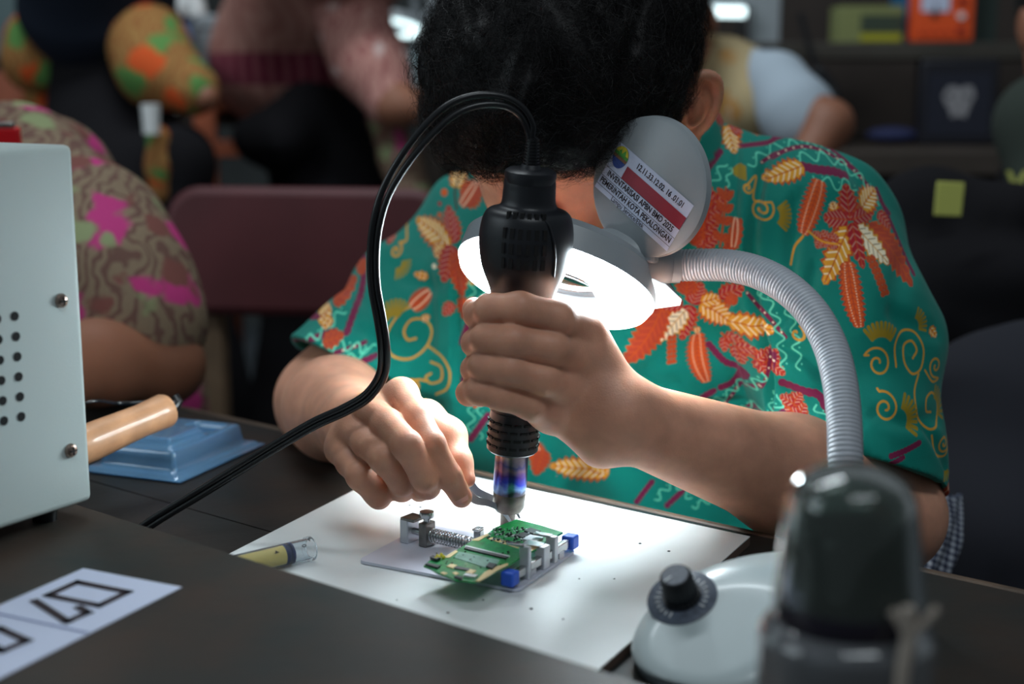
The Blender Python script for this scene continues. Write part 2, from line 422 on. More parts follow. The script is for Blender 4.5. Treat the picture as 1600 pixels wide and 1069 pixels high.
for px, py in ((95, 470), (110, 704)):
    x, z = side_pt(px, py)
    o = FBx @ np.array([x, 0, z, 1]); Ms = axis_frame(o[:3], inn)
    s_ = bx.part('screw', MB().lathe([(0.0042, 0), (0.0042, 0.0008), (0.0034, 0.0022), (0.0015, 0.003)], Ms, 24), M['screw'])
    bx.part('screw_slot', MB().box((0, 0, 0.003), (0.0046, 0.0009, 0.0006), Ms).box((0, 0, 0.003), (0.0009, 0.0046, 0.0006), Ms), M['dark'], parent=s_)
for x in (-0.02, -DL + 0.02):
    for y in (0.02, 0.16):
        bx.part('foot', MB().lathe([(0.007, -0.010), (0.008, 0.0)], frame((FBx @ np.array([x, y, 0, 1]))[:3], (1, 0, 0), (0, 1, 0)), 20), M['cord'])

# ================= paper number label =================
LZ = SZ + 0.0006
l0 = PZ(130, 888, LZ); l1 = PZ(255, 932, LZ)
# text reads from the far side: x runs towards the lower left
lx = nrm(PZ(0, 1060, LZ) - l1); ly = nrm(np.cross((0, 0, 1), lx)); 
H_ = abs(np.dot(l0 - l1, ly)); 
if np.dot(l0 - l1, ly) > 0: org = l1
else: org = l0
FL = frame(org, lx, ly)
Wl = 0.34
pl = Thing('number_label', 'white paper strip lettered 07 lying on the shelf, upside down to the camera', 'label', org + lx*Wl/2 + ly*H_/2 - np.array([0, 0, 0.0005]))
pl.part('paper', MB().box((Wl/2, H_/2, -0.0002), (Wl, H_, 0.0004), FL), M['paper'], smooth=False)
ink = MB()
def lab(px, py):
    q = PZ(px, py, LZ) - org; return np.dot(q, lx), np.dot(q, ly)
def bar(p, q, wd=0.0046):
    p = np.array(p); q = np.array(q); d = q - p; L = np.linalg.norm(d); c = (p + q) / 2
    A = frame((FL @ np.array([c[0], c[1], 0.0003, 1]))[:3], FL[:3, :3] @ np.array([d[0]/L, d[1]/L, 0]), FL[:3, :3] @ np.array([-d[1]/L, d[0]/L, 0]))
    ink.box((0, 0, 0), (L + wd, wd, 0.0002), A)
zz = [lab(*p) for p in [(187, 935), (150, 949), (86, 923), (123, 908)]]
xs = [p[0] for p in zz]; ys = [p[1] for p in zz]; xa, xb, ya, yb = min(xs)+.002, max(xs)-.002, min(ys)+.002, max(ys)-.002
for p, q in (((xa, ya), (xb, ya)), ((xb, ya), (xb, yb)), ((xb, yb), (xa, yb)), ((xa, yb), (xa, ya))): bar(p, q)
s7 = [lab(*p) for p in [(137, 958), (105, 972), (55, 940)]]
bar(s7[0], s7[1]); bar(s7[1], s7[2]); bar(s7[0], (np.array(s7[0]) + (np.array(s7[2]) - np.array(s7[1])) * 0.25))
sp = [lab(*p) for p in [(42, 1002), (4, 1018), (-36, 998), (0, 983)]]
for i in range(3): bar(sp[i], sp[i+1])
bar(sp[3], sp[0]); bar(sp[1], (np.array(sp[1]) + (np.array(sp[2]) - np.array(sp[1])) * 2.0))
e0 = lab(118, 983)[0]
pl.part('lettering', ink, M['ink'], smooth=False)
pl.part('divider_line', MB().box(((lab(40, 958)[0] + lab(95, 992)[0]) / 2, H_/2, 0.0003), (0.0008, H_ * 0.98, 0.0002), FL), M['eblue'], smooth=False)

# ================= blister tray, soldering-iron handle =================
t0 = PZ(140, 735, DZ); t1 = PZ(265, 768, DZ); t2 = PZ(402, 705, DZ); t3 = PZ(280, 668, DZ)
cen = (t0 + t1 + t2 + t3) / 4; tx = nrm(t2 - t1); ty = nrm(np.cross((0, 0, 1), tx)); tw = np.linalg.norm(t2 - t1); th = np.linalg.norm(t1 - t0) * 0.98
FT = frame(cen, tx, ty)
def tray_mesh():
    n = 90; m = 60; X, Y = np.meshgrid(np.linspace(-1, 1, n), np.linspace(-1, 1, m), indexing='ij')
    def bump_(x0, x1, y0, y1, s=0.05):
        f = lambda t, a, b: 1/(1+np.exp(-(t-a)/s*4)) * 1/(1+np.exp((t-b)/s*4)); return f(X, x0, x1) * f(Y, y0, y1)
    Z = 0.016 * bump_(-.8, .78, -.72, .72) + 0.006 * bump_(-.62, .1, -.5, .5) - 0.012 * bump_(.25, .62, -.5, .1) + 0.003 * bump_(-.95, .95, -.9, .9)
    V = np.stack([X * tw / 2, Y * th / 2, Z + 0.002], -1).reshape(-1, 3)
    V2 = V - np.array([0, 0, 0.0006])
    F = []
    for i in range(n - 1):
        for j in range(m - 1): a = i*m+j; F.append((a, a+m, a+m+1, a+1)); F.append((a+n*m, a+1+n*m, a+m+1+n*m, a+m+n*m))
    bd_ = [i*m for i in range(n)] + [(n-1)*m+j for j in range(1, m)] + [i*m+m-1 for i in range(n-2, -1, -1)] + [j for j in range(m-2, 0, -1)]
    for i in range(len(bd_)): a, b = bd_[i], bd_[(i+1) % len(bd_)]; F.append((a+n*m, b+n*m, b, a)) 
    return MB().add(np.vstack([V, V2]), F, 0, FT)
single('blister_tray', 'clear blue plastic blister tray lying beneath the wooden handle', 'plastic tray', tray_mesh(), M['blueclear'], base=cen, angle=60)

h1 = P(262, 640, 1.01); h0 = P(120, 700, 0.945)
hd = nrm(h1 - h0)
tl = Thing('soldering_iron', 'wooden handled soldering iron leaning out behind the grey case', 'soldering iron', h0)
FH = axis_frame(h0 - hd*0.02, hd); L_ = np.linalg.norm(h1 - h0) + 0.02
tl.part('handle', MB().lathe([(0.009, 0), (0.013, 0.01), (0.0135, L_*0.3), (0.0118, L_*0.75), (0.0125, L_*0.9), (0.0128, L_*0.965), (0.0118, L_*0.99), (0.008, L_)], FH, 40), M['woodh'], label='turned pale wooden handle')
tl.part('cord_boot', MB().tube([h1 - hd*0.004, h1 + hd*0.006, h1 + hd*0.010 + np.array([0, 0, .003]), h1 + hd*0.011 + np.array([-.003, 0, .007])], [0.0045, 0.0045, .004, .003], 16), M['cord'])
wpts = curve_pts([P(268, 627, 1.01), P(240, 627, 1.02), P(190, 630, 1.03), P(140, 628, 1.0), P(60, 660, 0.99)])
tl.part('wire', MB().tube(wpts, 0.0012, 8), M['cord'])
stz = h0 - hd * 0.06
tl.part('iron_shaft', MB().lathe([(0.006, -0.06), (0.006, 0.0)], axis_frame(h0 - hd*0.02, hd), 20).cyl(h0 - hd*0.08, h0 - hd*0.115, 0.003, 0.001), M['steel'])
# sloping iron stand behind the case
k_ = h0 - hd*0.06
single('iron_stand', 'bent wire stand holding the soldering iron behind the grey case', 'stand',
       MB().tube(curve_pts([(k_[0]-.03, k_[1]-.01, DZ+.002), (k_[0]-.02, k_[1], k_[2]-.012), (k_[0], k_[1], k_[2]-.0145), (k_[0]+.02, k_[1]+.002, k_[2]-.01), (k_[0]+.03, k_[1]+.01, DZ+.002)]), 0.002, 10), M['steel_dull'])

# ================= paste syringe on the board =================
q1 = PZ(486, 857, DZ + 0.0135); q0 = PZ(372, 884, DZ + 0.0135)
q0 = q1 + (q0 - q1) * 1.15
sdv = nrm(q1 - q0); Ls = np.linalg.norm(q1 - q0); FSy = axis_frame(q0, sdv)
sy = Thing('paste_syringe', 'clear syringe of yellow flux paste lying on the left corner of the white board', 'syringe', (q0 + q1)/2 - np.array([0, 0, 0.0072]))
rS = 0.0068
sy.part('barrel', MB().lathe([(0.0016, -0.012), (0.002, -0.003), (rS, 0.002), (rS, Ls-0.003), (rS*1.12, Ls-0.0025), (rS*1.12, Ls), (rS*0.86, Ls), (rS*0.86, 0.003)], FSy, 40, cap=False), mat('milky_barrel', srgb(242, 248, 252), 0.12, trans=0.97, ior=1.18))
ls = np.dot(PZ(448, 864, DZ + 0.0135) - q0, sdv)
sy.part('paste', MB().lathe([(rS*.5, 0.003), (rS*.84, 0.004), (rS*.84, ls-0.004)], FSy, 40), M['yellowp'], label='pale yellow flux paste')
sy.part('stopper', MB().lathe([(rS*.84, ls-0.0038), (rS*.88, ls-0.0032), (rS*.88, ls-0.002), (rS*.72, ls-0.0015), (rS*.72, ls), (rS*.88, ls+0.0005), (rS*.88, ls+0.002), (rS*.5, ls+0.0025)], FSy, 40), M['navy'])
for ch, off in (('4', -0.011), ('0', 0.008)):
    p = q0 + sdv * (ls + off) + nrm(np.array([-.2, -.75, .6])) * rS * 1.03
    zt = nrm(np.array([0.1, -.75, .6])); yt = nrm(sdv); 
    xt = nrm(np.cross(yt, zt)); zt = np.cross(xt, yt)
    sy.part('mark', MB().text(ch, 0.0042, frame(q0 + sdv*(ls+off) + zt*rS*1.02, xt, yt)), M['ink'], smooth=False)

# ================= phone board holder =================
JZ = DZ + 0.0061
jl = PZ(583, 864, JZ + 0.002); jf = PZ(809, 922, JZ + 0.002); jr = PZ(901, 859, JZ + 0.002)
jx = nrm(jr - jf); jy = nrm(np.cross((0, 0, 1), jx)); jw = np.linalg.norm(jr - jf); jd = np.linalg.norm(jl - jf)
FJ = frame(jf, jx, jy)     # x along right edge to the back, y to the left
print('jig', jw, jd, np.dot(nrm(jl - jf), jy))
jg = Thing('board_holder', 'metal repair jig with spring rail and blue end caps clamping the green phone board', 'repair jig', (jl + jr) / 2 - np.array([0, 0, 0.002]))
def rrect(w, h, r, n=6):
    o = []
    for cx, cy, a0 in ((w-r, r, -90), (w-r, h-r, 0), (r, h-r, 90), (r, r, 180)):
        o += [(cx + r*math.cos(math.radians(a0 + 90*i/n)), cy + r*math.sin(math.radians(a0 + 90*i/n))) for i in range(n+1)]
    return o
M['plate'] = mat('brushed_plate', srgb(208, 210, 224), 0.4, 0.15)
jg.part('base_plate', MB().prism(rrect(jw, jd, 0.005), 0.0018, FJ, -0.0018), M['plate'])
def J(px, py, h):   # local (x, y) of pixel at height h over plate
    q = PZ(px, py, JZ + 0.002 + h) - jf; return np.array([np.dot(q, jx), np.dot(q, jy)])
# spring rail along the back
ra = J(642, 838, 0.0); rb = J(880, 822, 0.0)
rh = 0.0075
A0 = J(640, 828, rh); A1 = J(676, 831, rh); A2 = J(740, 852, rh)
rail_dir = nrm(np.append(A2 - A0, 0)); 
def W(xy, z): return (FJ @ np.array([xy[0], xy[1], z, 1]))[:3]
rd = nrm(W(A2, rh) - W(A0, rh)); rn = np.cross((0, 0, 1), rd)
p0 = W(A0, rh); p1 = W(A1, rh); p1 = p0 + rd * np.dot(p1 - p0, rd)
pend = p0 + rd * 0.078
jg.part('guide_rod', MB().cyl(p0, pend, 0.0022, n=20), M['steel'])
FR = frame(p0, rd, rn)
jg.part('end_block', MB().box((0, 0, 0.0005), (0.0065, 0.012, 0.016), FR), M['alu'], bevel=0.0008)
jg.part('end_lip', MB().box((0.003, 0, 0.0085), (0.011, 0.012, 0.002), FR), M['steel_dull'], bevel=0.0004)
d1 = np.dot(p1 - p0, rd)
sb = jg.part('slide_block', MB().box((d1, 0, 0.0003), (0.006, 0.010, 0.0155), FR), M['steel_dull'], bevel=0.0008)
jg.part('thumb_screw', MB().lathe([(0.0022, 0), (0.0022, 0.003), (0.0045, 0.0032), (0.0048, 0.005), (0.0045, 0.0068), (0.003, 0.0072)], frame(W((0, 0), 0)*0 + (FR @ np.array([d1, 0, 0.008, 1]))[:3], (1, 0, 0), (0, 1, 0)), 24), M['steel'], parent=sb)
hel = []; 
for t in np.linspace(0, 1, 420):
    a = t * 2 * PI * 15; x = d1 + 0.004 + t * 0.034; hel.append((FR @ np.array([x, 0.0042 * math.cos(a), 0.0042 * math.sin(a), 1]))[:3])
jg.part('spring', MB().tube(hel, 0.00045, 8), M['steel'])
q_ = J(748, 832, 0.010)
jg.part('small_post', MB().box((q_[0], q_[1], 0.006), (0.005, 0.005, 0.012), FJ).box((q_[0] - .001, q_[1], 0.0125), (0.007, 0.005, 0.0015), FJ), M['steel'], bevel=0.0005)
# front clamp rail with blue caps
f0 = W(J(797, 903, 0.006), 0.006); f1 = W(J(891, 846, 0.006), 0.006); fd = nrm(f1 - f0); fn = np.cross((0, 0, 1), fd); FLn = np.linalg.norm(f1 - f0)
FF = frame(f0, fd, fn)
jg.part('clamp_bar', MB().box((FLn/2, 0, 0), (FLn, 0.004, 0.005), FF), M['steel'], bevel=0.0004)
jg.part('end_cap', MB().box((0, 0, 0.0), (0.0085, 0.0085, 0.0085), FF), M['blue'], bevel=0.0012, label='dark blue rubber end cap')
jg.part('end_cap', MB().box((FLn, 0, 0.0), (0.0085, 0.0085, 0.0085), FF), M['blue'], bevel=0.0012, label='light blue rubber end cap')
for fr, hh, ww in ((0.24, 0.020, 0.0035), (0.52, 0.014, 0.0075), (0.68, 0.0165, 0.0045)):
    ck = jg.part('clamp_jaw', MB().box((FLn*fr, 0.0, hh/2 - 0.006), (ww, 0.0065, hh), FF), M['alu'], bevel=0.0006)
    jg.part('jaw_plate', MB().box((FLn*fr, 0.006, hh - 0.0062), (ww * 1.1, 0.012, 0.0014), FF), M['steel'], parent=ck, bevel=0.0003)
for fr in (0.33, 0.80):
    jg.part('rail_foot', MB().box((FLn*fr, 0, -0.004), (0.006, 0.004, 0.005), FF), M['alu'])

# ================= green phone board =================
BZ = JZ + 0.0145
def G(x5, y5): return PZ(560 + x5 / 4.2105, 720 + y5 / 4.2105, BZ)   # crop coordinates
o5 = G(985, 690); gx = nrm(G(1345, 470) - o5); gy = nrm(np.cross((0, 0, 1), gx)); FG = frame(G(750, 780), gx, gy)
def g2(x, y): q = G(x, y) - FG[:3, 3]; return (np.dot(q, gx), np.dot(q, gy))
outline = [(430, 690), (470, 705), (520, 735), (600, 765), (640, 785), (700, 790), (770, 800), (800, 770), (985, 690), (1060, 640), (1130, 600), (1220, 560), (1225, 535), (1345, 470), (1200, 425), (1040, 385), (960, 415), (900, 440), (850, 480), (760, 520), (640, 590), (560, 635), (470, 655)]
pc = Thing('circuit_board', 'green phone circuit board with pale gold pads under the hot air nozzle', 'circuit board', G(850, 600) - np.array([0, 0, 0.0012]))
pc.part('substrate', MB().prism([g2(*p) for p in outline][::-1] if False else [g2(*p) for p in outline], 0.0011, FG, -0.0011), M['pcb'], smooth=False)
def pad(name, pts, h, m, par=None, label=None):
    return pc.part(name, MB().prism([g2(*p) for p in pts], h, FG, 0.0), m, smooth=False, parent=par, label=label)
pad('gold_trim', [(850, 515), (880, 505), (1080, 555), (1050, 578)], 0.0002, M['gold'])
pad('gold_trim', [(1075, 600), (1120, 572), (1215, 540), (1220, 556), (1130, 600), (1100, 612)], 0.0003, M['gold'])
pad('gold_trim', [(770, 796), (830, 735), (900, 700), (985, 675), (985, 690), (915, 725), (860, 760), (800, 796)], 0.0003, M['gold'])
pad('gold_trim', [(560, 640), (640, 590), (655, 600), (600, 640)], 0.0003, M['gold'])
pad('gold_trim', [(745, 525), (850, 482), (860, 492), (790, 530)], 0.0003, M['gold'])
pad('contact', [(580, 700), (610, 682), (650, 692), (620, 712)], 0.0005, M['gold'])
pad('contact', [(705, 738), (735, 718), (775, 728), (748, 750)], 0.0005, M['gold'])
pad('contact', [(540, 742), (560, 736), (585, 744), (565, 752)], 0.0005, M['gold'])
pad('contact', [(620, 742), (640, 736), (662, 744), (640, 754)], 0.0005, M['gold'])
pad('ribbon_socket', [(695, 585), (710, 572), (985, 640), (970, 652)], 0.0009, M['chip'])
pad('ribbon_socket', [(700, 570), (706, 562), (998, 632), (992, 638)], 0.0006, M['alu'])
M['film'] = mat('protective_film', srgb(110, 158, 140), 0.35, var=0.25, vscale=200)
pad('film_patch', [(630, 640), (660, 600), (930, 655), (910, 690), (830, 705)], 0.0003, M['film'])
pad('card_reader', [(840, 705), (862, 680), (910, 692), (880, 722)], 0.0012, M['chip'])
pad('flat_chip', [(630, 715), (645, 700), (735, 715), (725, 730)], 0.0007, M['chip'])
pad('shield_can', [(1080, 530), (1130, 500), (1215, 520), (1165, 552)], 0.0016, M['alu'], label='small square metal shield can')
pad('shield_can', [(1090, 470), (1130, 450), (1200, 470), (1160, 492)], 0.0011, M['chip'])
pad('flat_chip', [(1035, 500), (1085, 478), (1130, 490), (1080, 515)], 0.0010, M['chip'])
pad('socket', [(470, 650), (490, 640), (540, 655), (515, 668)], 0.0018, M['chip'])
pad('socket', [(440, 690), (455, 682), (540, 702), (520, 716)], 0.0012, M['chip'])
pad('socket', [(690, 765), (710, 752), (785, 765), (765, 778)], 0.0012, M['alu'])
pad('socket', [(630, 775), (645, 768), (690, 778), (680, 792)], 0.0014, M['chip'])
yb_ = MB()
for x, y in ((520, 640), (545, 632), (530, 652), (560, 645), (510, 655)): yb_.ball(G(x, y) + np.array([0, 0, .001]), (0.0011, 0.0011, 0.0014), n=12)
pc.part('yellow_terminal', yb_, M['yellow'])
smd = MB(); smc = MB(); 
poly_area = [(900, 480), (1000, 450), (1100, 470), (1120, 520), (1060, 545), (940, 530), (840, 500)]
for i in range(150):
    while True:
        x, y = rng.uniform(850, 1180), rng.uniform(430, 560)
        if abs((x-1010)/170)**2 + abs((y-495)/58)**2 < 1: break
    s = rng.uniform(0.0004, 0.0012); (smd if rng.random() < .6 else smc).box((*g2(x, y), s*.4), (s*rng.uniform(1, 2), s, s*.9), FG)
for i in range(60):
    x = rng.uniform(480, 1000); y = rng.uniform(560, 760)
    if abs((y - 660) - (x - 700) * 0.0) > 60: continue
    s = rng.uniform(0.0003, 0.0007); smd.box((*g2(x, y), s*.4), (s*2, s, s), FG)
pc.part('small_components', smd, M['chip'], smooth=False); pc.part('solder_parts', smc, M['alu'], smooth=False)
# ================= magnifier lamp =================
lampbase = PZ(1235, 960, DZ); 
lamp = Thing('magnifier_lamp', 'grey bench magnifier lamp with lit ring, ribbed flexible neck and flat oval base', 'magnifier lamp', (0.1405, 0.712, DZ))
LO = np.array([0.1405, 0.712, DZ])
ba = math.radians(36)
Rb = np.array([[math.cos(ba), -math.sin(ba), 0], [math.sin(ba), math.cos(ba), 0], [0, 0, 1]])
A3 = lambda *v: np.array(v)
gb = Group()
gb.u(ell(LO + (0, 0, 0.006), (0.088, 0.060, 0.042), Rb))
gb.inter(half(LO + (0, 0, 0.0055), (0, 0, -1)), 0.003)
gb.u(rc(A3(0.179, 0.757, DZ+0.025), A3(0.179, 0.757, DZ+0.055), 0.018, 0.0135), 0.012)
KD = nrm((-0.28, -0.42, 0.86)); KP = LO + np.array([-0.055, 0.012, 0.0355])
KP = PZ(1066, 934, DZ + 0.034)
gb.inter(half(KP, KD), 0.006)
V, F = polygonize(gb, 0.0012); V = relax(V, F, 2)
lamp.part('base_shell', (V, F), M['basegrey'], angle=0)
gl = Group().u(ell(LO + (0, 0, 0.006), (0.0855, 0.0575, 0.036), Rb)).inter(half(LO + (0, 0, 0.0052), (0, 0, 1)), 0.001).inter(half(LO + (0, 0, 0.0), (0, 0, -1)), 0.001)
V, F = polygonize(gl, 0.0015)
lamp.part('base_foot', (V, F), mat('lamp_foot_grey', srgb(96, 104, 108), 0.5), angle=0)
FK = frame(KP, np.cross((0, 1, 0), KD), None, KD)
M['dial'] = mat('dial_plate', srgb(72, 80, 94), 0.35, var=0.3, vscale=300)
dial = lamp.part('dial_plate', MB().lathe([(0.0185, -0.0006), (0.0185, 0.0004), (0.018, 0.0007)], FK, 48), M['dial'])
tk = MB()
for i in range(21):
    a = math.radians(-50 + i * 14); c, s = math.cos(a), math.sin(a)
    tk.box((0.0128, 0, 0.0009), (0.0022 if i % 5 else 0.0034, 0.0005, 0.0003), FK @ frame((0, 0, 0), (c, s, 0), (-s, c, 0)))
lamp.part('dial_ticks', tk, M['whitep'], smooth=False, parent=dial)
gk = MB(); pr = []
for i in range(96):
    a = 2*PI*i/96; pr.append(a)
def knurl(z, r): return [(r*(1+0.035*(1 if (i//2) % 2 else -1))*math.cos(a), r*(1+0.035*(1 if (i//2) % 2 else -1))*math.sin(a), z) for i, a in enumerate(pr)]
VV = knurl(0.0008, 0.0100) + knurl(0.003, 0.0098) + knurl(0.003, 0.0088) + knurl(0.0165, 0.0080) + [(0.0072*math.cos(a), 0.0072*math.sin(a), 0.0175) for a in pr]
FF_ = [(r*96+i, r*96+(i+1) % 96, (r+1)*96+(i+1) % 96, (r+1)*96+i) for r in range(4) for i in range(96)] + [tuple(range(4*96, 5*96))]
KU = nrm((KD + np.array([0.1, 0.25, 0.6]))); FKn = frame(KP, np.cross((0, 1, 0), KD), None, KD)
knob = lamp.part('dimmer_knob', MB().add(VV, FF_, 0, FKn), M['blackp'], angle=50)
lamp.part('knob_face', MB().lathe([(0.0071, 0.0173), (0.0069, 0.0178)], FKn, 40), M['dial'], parent=knob)
lamp.part('knob_pointer', MB().box((-0.0045, 0, 0.0180), (0.0045, 0.0007, 0.0003), FKn @ frame((0, 0, 0), (math.cos(.4), math.sin(.4), 0), (-math.sin(.4), math.cos(.4), 0))), M['whitep'], parent=knob, smooth=False)
# neck
npx = [(1028, 416, .925), (1060, 415, .925), (1100, 414, .918), (1145, 416, .905), (1190, 428, .888), (1232, 452, .868), (1270, 490, .848), (1297, 540, .828), (1312, 595, .808), (1319, 655, .79), (1321, 715, .775), (1323, 790, .765), (1326, 850, .757)]
path = curve_pts([P(*q) for q in npx], 12)
seg = np.r_[0, np.cumsum(np.linalg.norm(np.diff(path, axis=0), axis=1))]
ss = np.arange(0, seg[-1], 0.0005); pth = np.stack([np.interp(ss, seg, path[:, i]) for i in range(3)], 1)
rr = 0.0105 + 0.00028 * np.sin(2 * PI * ss / 0.0026) - 0.0008 * (ss / seg[-1])
lamp.part('flexible_neck', MB().tube(pth, rr, 28), M['neck'], angle=0)
lamp.part('neck_collar', MB().tube([P(1046, 415, .925), P(1062, 415, .925)], 0.0116, 32).tube([P(1040, 415, .925), P(1046, 415, .925)], 0.0108, 32), M['lampgrey'])
# head
RC = P(868, 440, .945); nd = nrm((-0.286, -0.45, -0.84)); FH_ = frame(RC, np.cross((0, 1, 0), nd), None, nd)   # +z = lit side
mj = nrm(np.cross(nd, np.array([-.03, -.989, .144])))
if mj[0] < 0: mj = -mj
FH_ = frame(RC, mj, np.cross(nd, mj), nd)
lamp.part('ring_housing', MB().lathe([(0.037, -0.0), (0.037, -0.020), (0.040, -0.023), (0.062, -0.022), (0.0675, -0.016), (0.0685, -0.001), (0.0685, 0.0), (0.037, 0.0)], FH_, 96, cap=False), M['lampgrey'])
lamp.part('ring_diffuser', MB().lathe([(0.0385, 0.0002), (0.0395, 0.005), (0.044, 0.008), (0.060, 0.008), (0.0655, 0.0055), (0.0680, 0.0002)], FH_, 96, cap=False), M['diff'], label='glowing white ring diffuser')
lens = []
for z, s in ((-0.010, 1), (-0.004, -1)): pass
lamp.part('lens', MB().lathe([(0.001, -0.0125), (0.012, -0.0121), (0.024, -0.0108), (0.0368, -0.008), (0.0368, -0.006), (0.024, -0.0035), (0.012, -0.0022), (0.001, -0.0018)], FH_, 64), M['glass'])
# bracket joining the housing to the neck
def inHead(px, py, Y): return P(px, py, Y)
gbr = Group()
e1 = P(1036, 414, .925)
gbr.u(rc(P(1000, 405, .93), e1, 0.017, 0.013), 0.004)
gbr.u(rc(P(950, 392, .93), P(1000, 405, .93), 0.015, 0.016), 0.006)
gbr.u(rc(P(1000, 372, .93), P(1010, 400, .93), 0.008, 0.012), 0.006)
V, F = polygonize(gbr, 0.0012); V = relax(V, F, 1)
lamp.part('bracket', (V, F), M['lampgrey'], angle=0)
# wedge-shaped switch housing beside the ring
wz = []
def wedge():
    top = [P(905, 372, .915), P(1030, 368, .925), P(1042, 440, .93), P(1000, 470, .955), P(930, 440, .95)]
    bot = [P(930, 412, .915), P(1022, 418, .915), P(1066, 468, .922), P(1014, 474, .945), P(950, 455, .955)]
    V = top + bot; n = 5
    return MB().add(V, [tuple(range(n)), tuple(range(2*n-1, n-1, -1))] + [(i+n, (i+1) % n+n, (i+1) % n, i) for i in range(n)])
lamp.part('switch_housing', wedge(), M['lampgrey'], bevel=0.002)
wd = MB().add([P(933, 415, .9145), P(1021, 421, .9145), P(1062, 467, .921), P(1012, 473.5, .943), P(952, 457, .953)], [(0, 1, 2, 3, 4)])
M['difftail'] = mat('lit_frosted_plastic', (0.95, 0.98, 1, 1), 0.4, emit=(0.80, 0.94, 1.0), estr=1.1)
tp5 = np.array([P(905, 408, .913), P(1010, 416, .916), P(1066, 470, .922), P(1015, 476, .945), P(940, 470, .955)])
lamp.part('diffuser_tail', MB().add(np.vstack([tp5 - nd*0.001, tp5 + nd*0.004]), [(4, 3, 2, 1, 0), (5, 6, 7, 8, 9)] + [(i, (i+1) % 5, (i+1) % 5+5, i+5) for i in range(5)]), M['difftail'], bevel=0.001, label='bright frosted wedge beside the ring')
# flip-up lid with the inventory sticker
DC = P(1011, 292, .914); dn = nrm((-0.67, -0.742, 0.06)); dx = nrm((0.742, -0.67, 0)); dz_ = np.cross(dn, dx) * -1
dz_ = np.cross(dx, dn) * 1.0
if dz_[2] < 0: dz_ = -dz_
FD = frame(DC, dx, dz_, dn) if np.dot(np.cross(dx, dz_), dn) > 0 else frame(DC, dx, dz_, dn)
lid = lamp.part('lens_cover', MB().lathe([(0.001, 0.0), (0.0425, 0.0), (0.0450, -0.0012), (0.0455, -0.006), (0.044, -0.0072), (0.001, -0.0072)], FD, 96), M['lampgrey'], label='raised round grey lens cover')
lamp.part('cover_hinge', MB().box((-0.004, -0.044, -0.005), (0.022, 0.010, 0.007), FD), M['lampgrey'], parent=lid, bevel=0.002)
# sticker
st_a = math.radians(-32); sx_ = np.array([math.cos(st_a), math.sin(st_a)]); sy_ = np.array([math.sin(st_a), -math.cos(st_a)])   # right, down
TL = np.array([-0.0232, 0.0292]); SW, SH = 0.072, 0.0385
def stk(u, v, z=0.0004):
    q = TL + sx_ * u + sy_ * v; return (FD @ np.array([q[0], q[1], z, 1]))[:3]
def quad(u0, v0, u1, v1, z): return [stk(u0, v0, z), stk(u0, v1, z), stk(u1, v1, z), stk(u1, v0, z)]
sxw = nrm(stk(1, 0) - stk(0, 0)); syw = nrm(stk(0, 0) - stk(0, 1))
stick = lamp.part('inventory_sticker', MB().add(quad(0, 0.001, SW, SH - .002, 0.0004), [(0, 1, 2, 3)]), M['paper'], smooth=False, parent=lid, label='white inventory sticker with a red band')
def sadd(name, mb, m): 
    V, F, mi = mb.mesh(); o = make_obj(name, V, F, m, base=lamp.base, parent=lid, smooth=False); return o
sadd('red_band', MB().add(quad(0.0150, 0.0105, SW, 0.0195, 0.0006), [(0, 1, 2, 3)]), M['red'])
lines = MB()
for v in (0.0195, 0.0262, 0.0328): lines.add(quad(0.0 , v, SW, v + 0.0003, 0.0006), [(0, 1, 2, 3)])
sadd('ruled_lines', lines, M['ink'])
def stext(s, u, v, size, sx, bold=0.0001):
    return MB().text(s, size, frame(stk(u, v, 0.0006), sxw, syw), ext=0.00003, sx=sx, bold=bold)
tx_ = MB()
for s, u, v, size, sx, b in (('12.11.33.12.02. 16 .01.01', 0.0435, 0.0058, 0.0056, 0.80, 0.0001), ('INVENTARISASI APBN BMD 2025', 0.036, 0.0229, 0.0056, 0.80, 0.00012), ('PEMERINTAH KOTA PEKALONGAN', 0.036, 0.0295, 0.0056, 0.78, 0.00012), ('Lampu Service/Elek', 0.032, 0.0347, 0.0048, 0.85, 0)):
    V, F, mi = stext(s, u, v, size, sx, b).mesh(); tx_.add(V, F)
sadd('sticker_lettering', tx_, M['ink'])
em = MB(); ec = np.array([0.0068, 0.0085])
def disc_pts(f, n=40): return [stk(ec[0] + f(t)[0], ec[1] + f(t)[1], 0.0007) for t in np.linspace(0, 2*PI, n, endpoint=False)]
sh_ = lambda t, a=0.0062, b=0.0082: (a*math.cos(t), b*math.sin(t)*(1 if math.sin(t) > 0 else 0.85))
def emb(v0, v1, m, z):
    pts = []
    for t in np.linspace(0, 2*PI, 60, endpoint=False):
        x, y = sh_(t); pts.append((x, min(max(y, v0), v1)))
    V = [stk(ec[0]+x, ec[1]+y, z) for x, y in pts]; sadd('emblem_field', MB().add(V, [tuple(range(len(V)))]), m)
emb(-0.008, 0.009, M['eblue'], 0.0006); emb(-0.008, 0.0022, M['brownp'], 0.00072); emb(-0.008, 0.0, M['green'], 0.00084); emb(-0.008, -0.0022, M['yellow'], 0.00096)
pk = [stk(ec[0] + x, ec[1] + y, 0.00105) for x, y in ((-0.0035, -0.001), (-0.0015, -0.0052), (0.0, -0.002), (0.002, -0.0058), (0.004, -0.001))]
sadd('emblem_peaks', MB().add(pk, [tuple(range(5))]), M['green'])

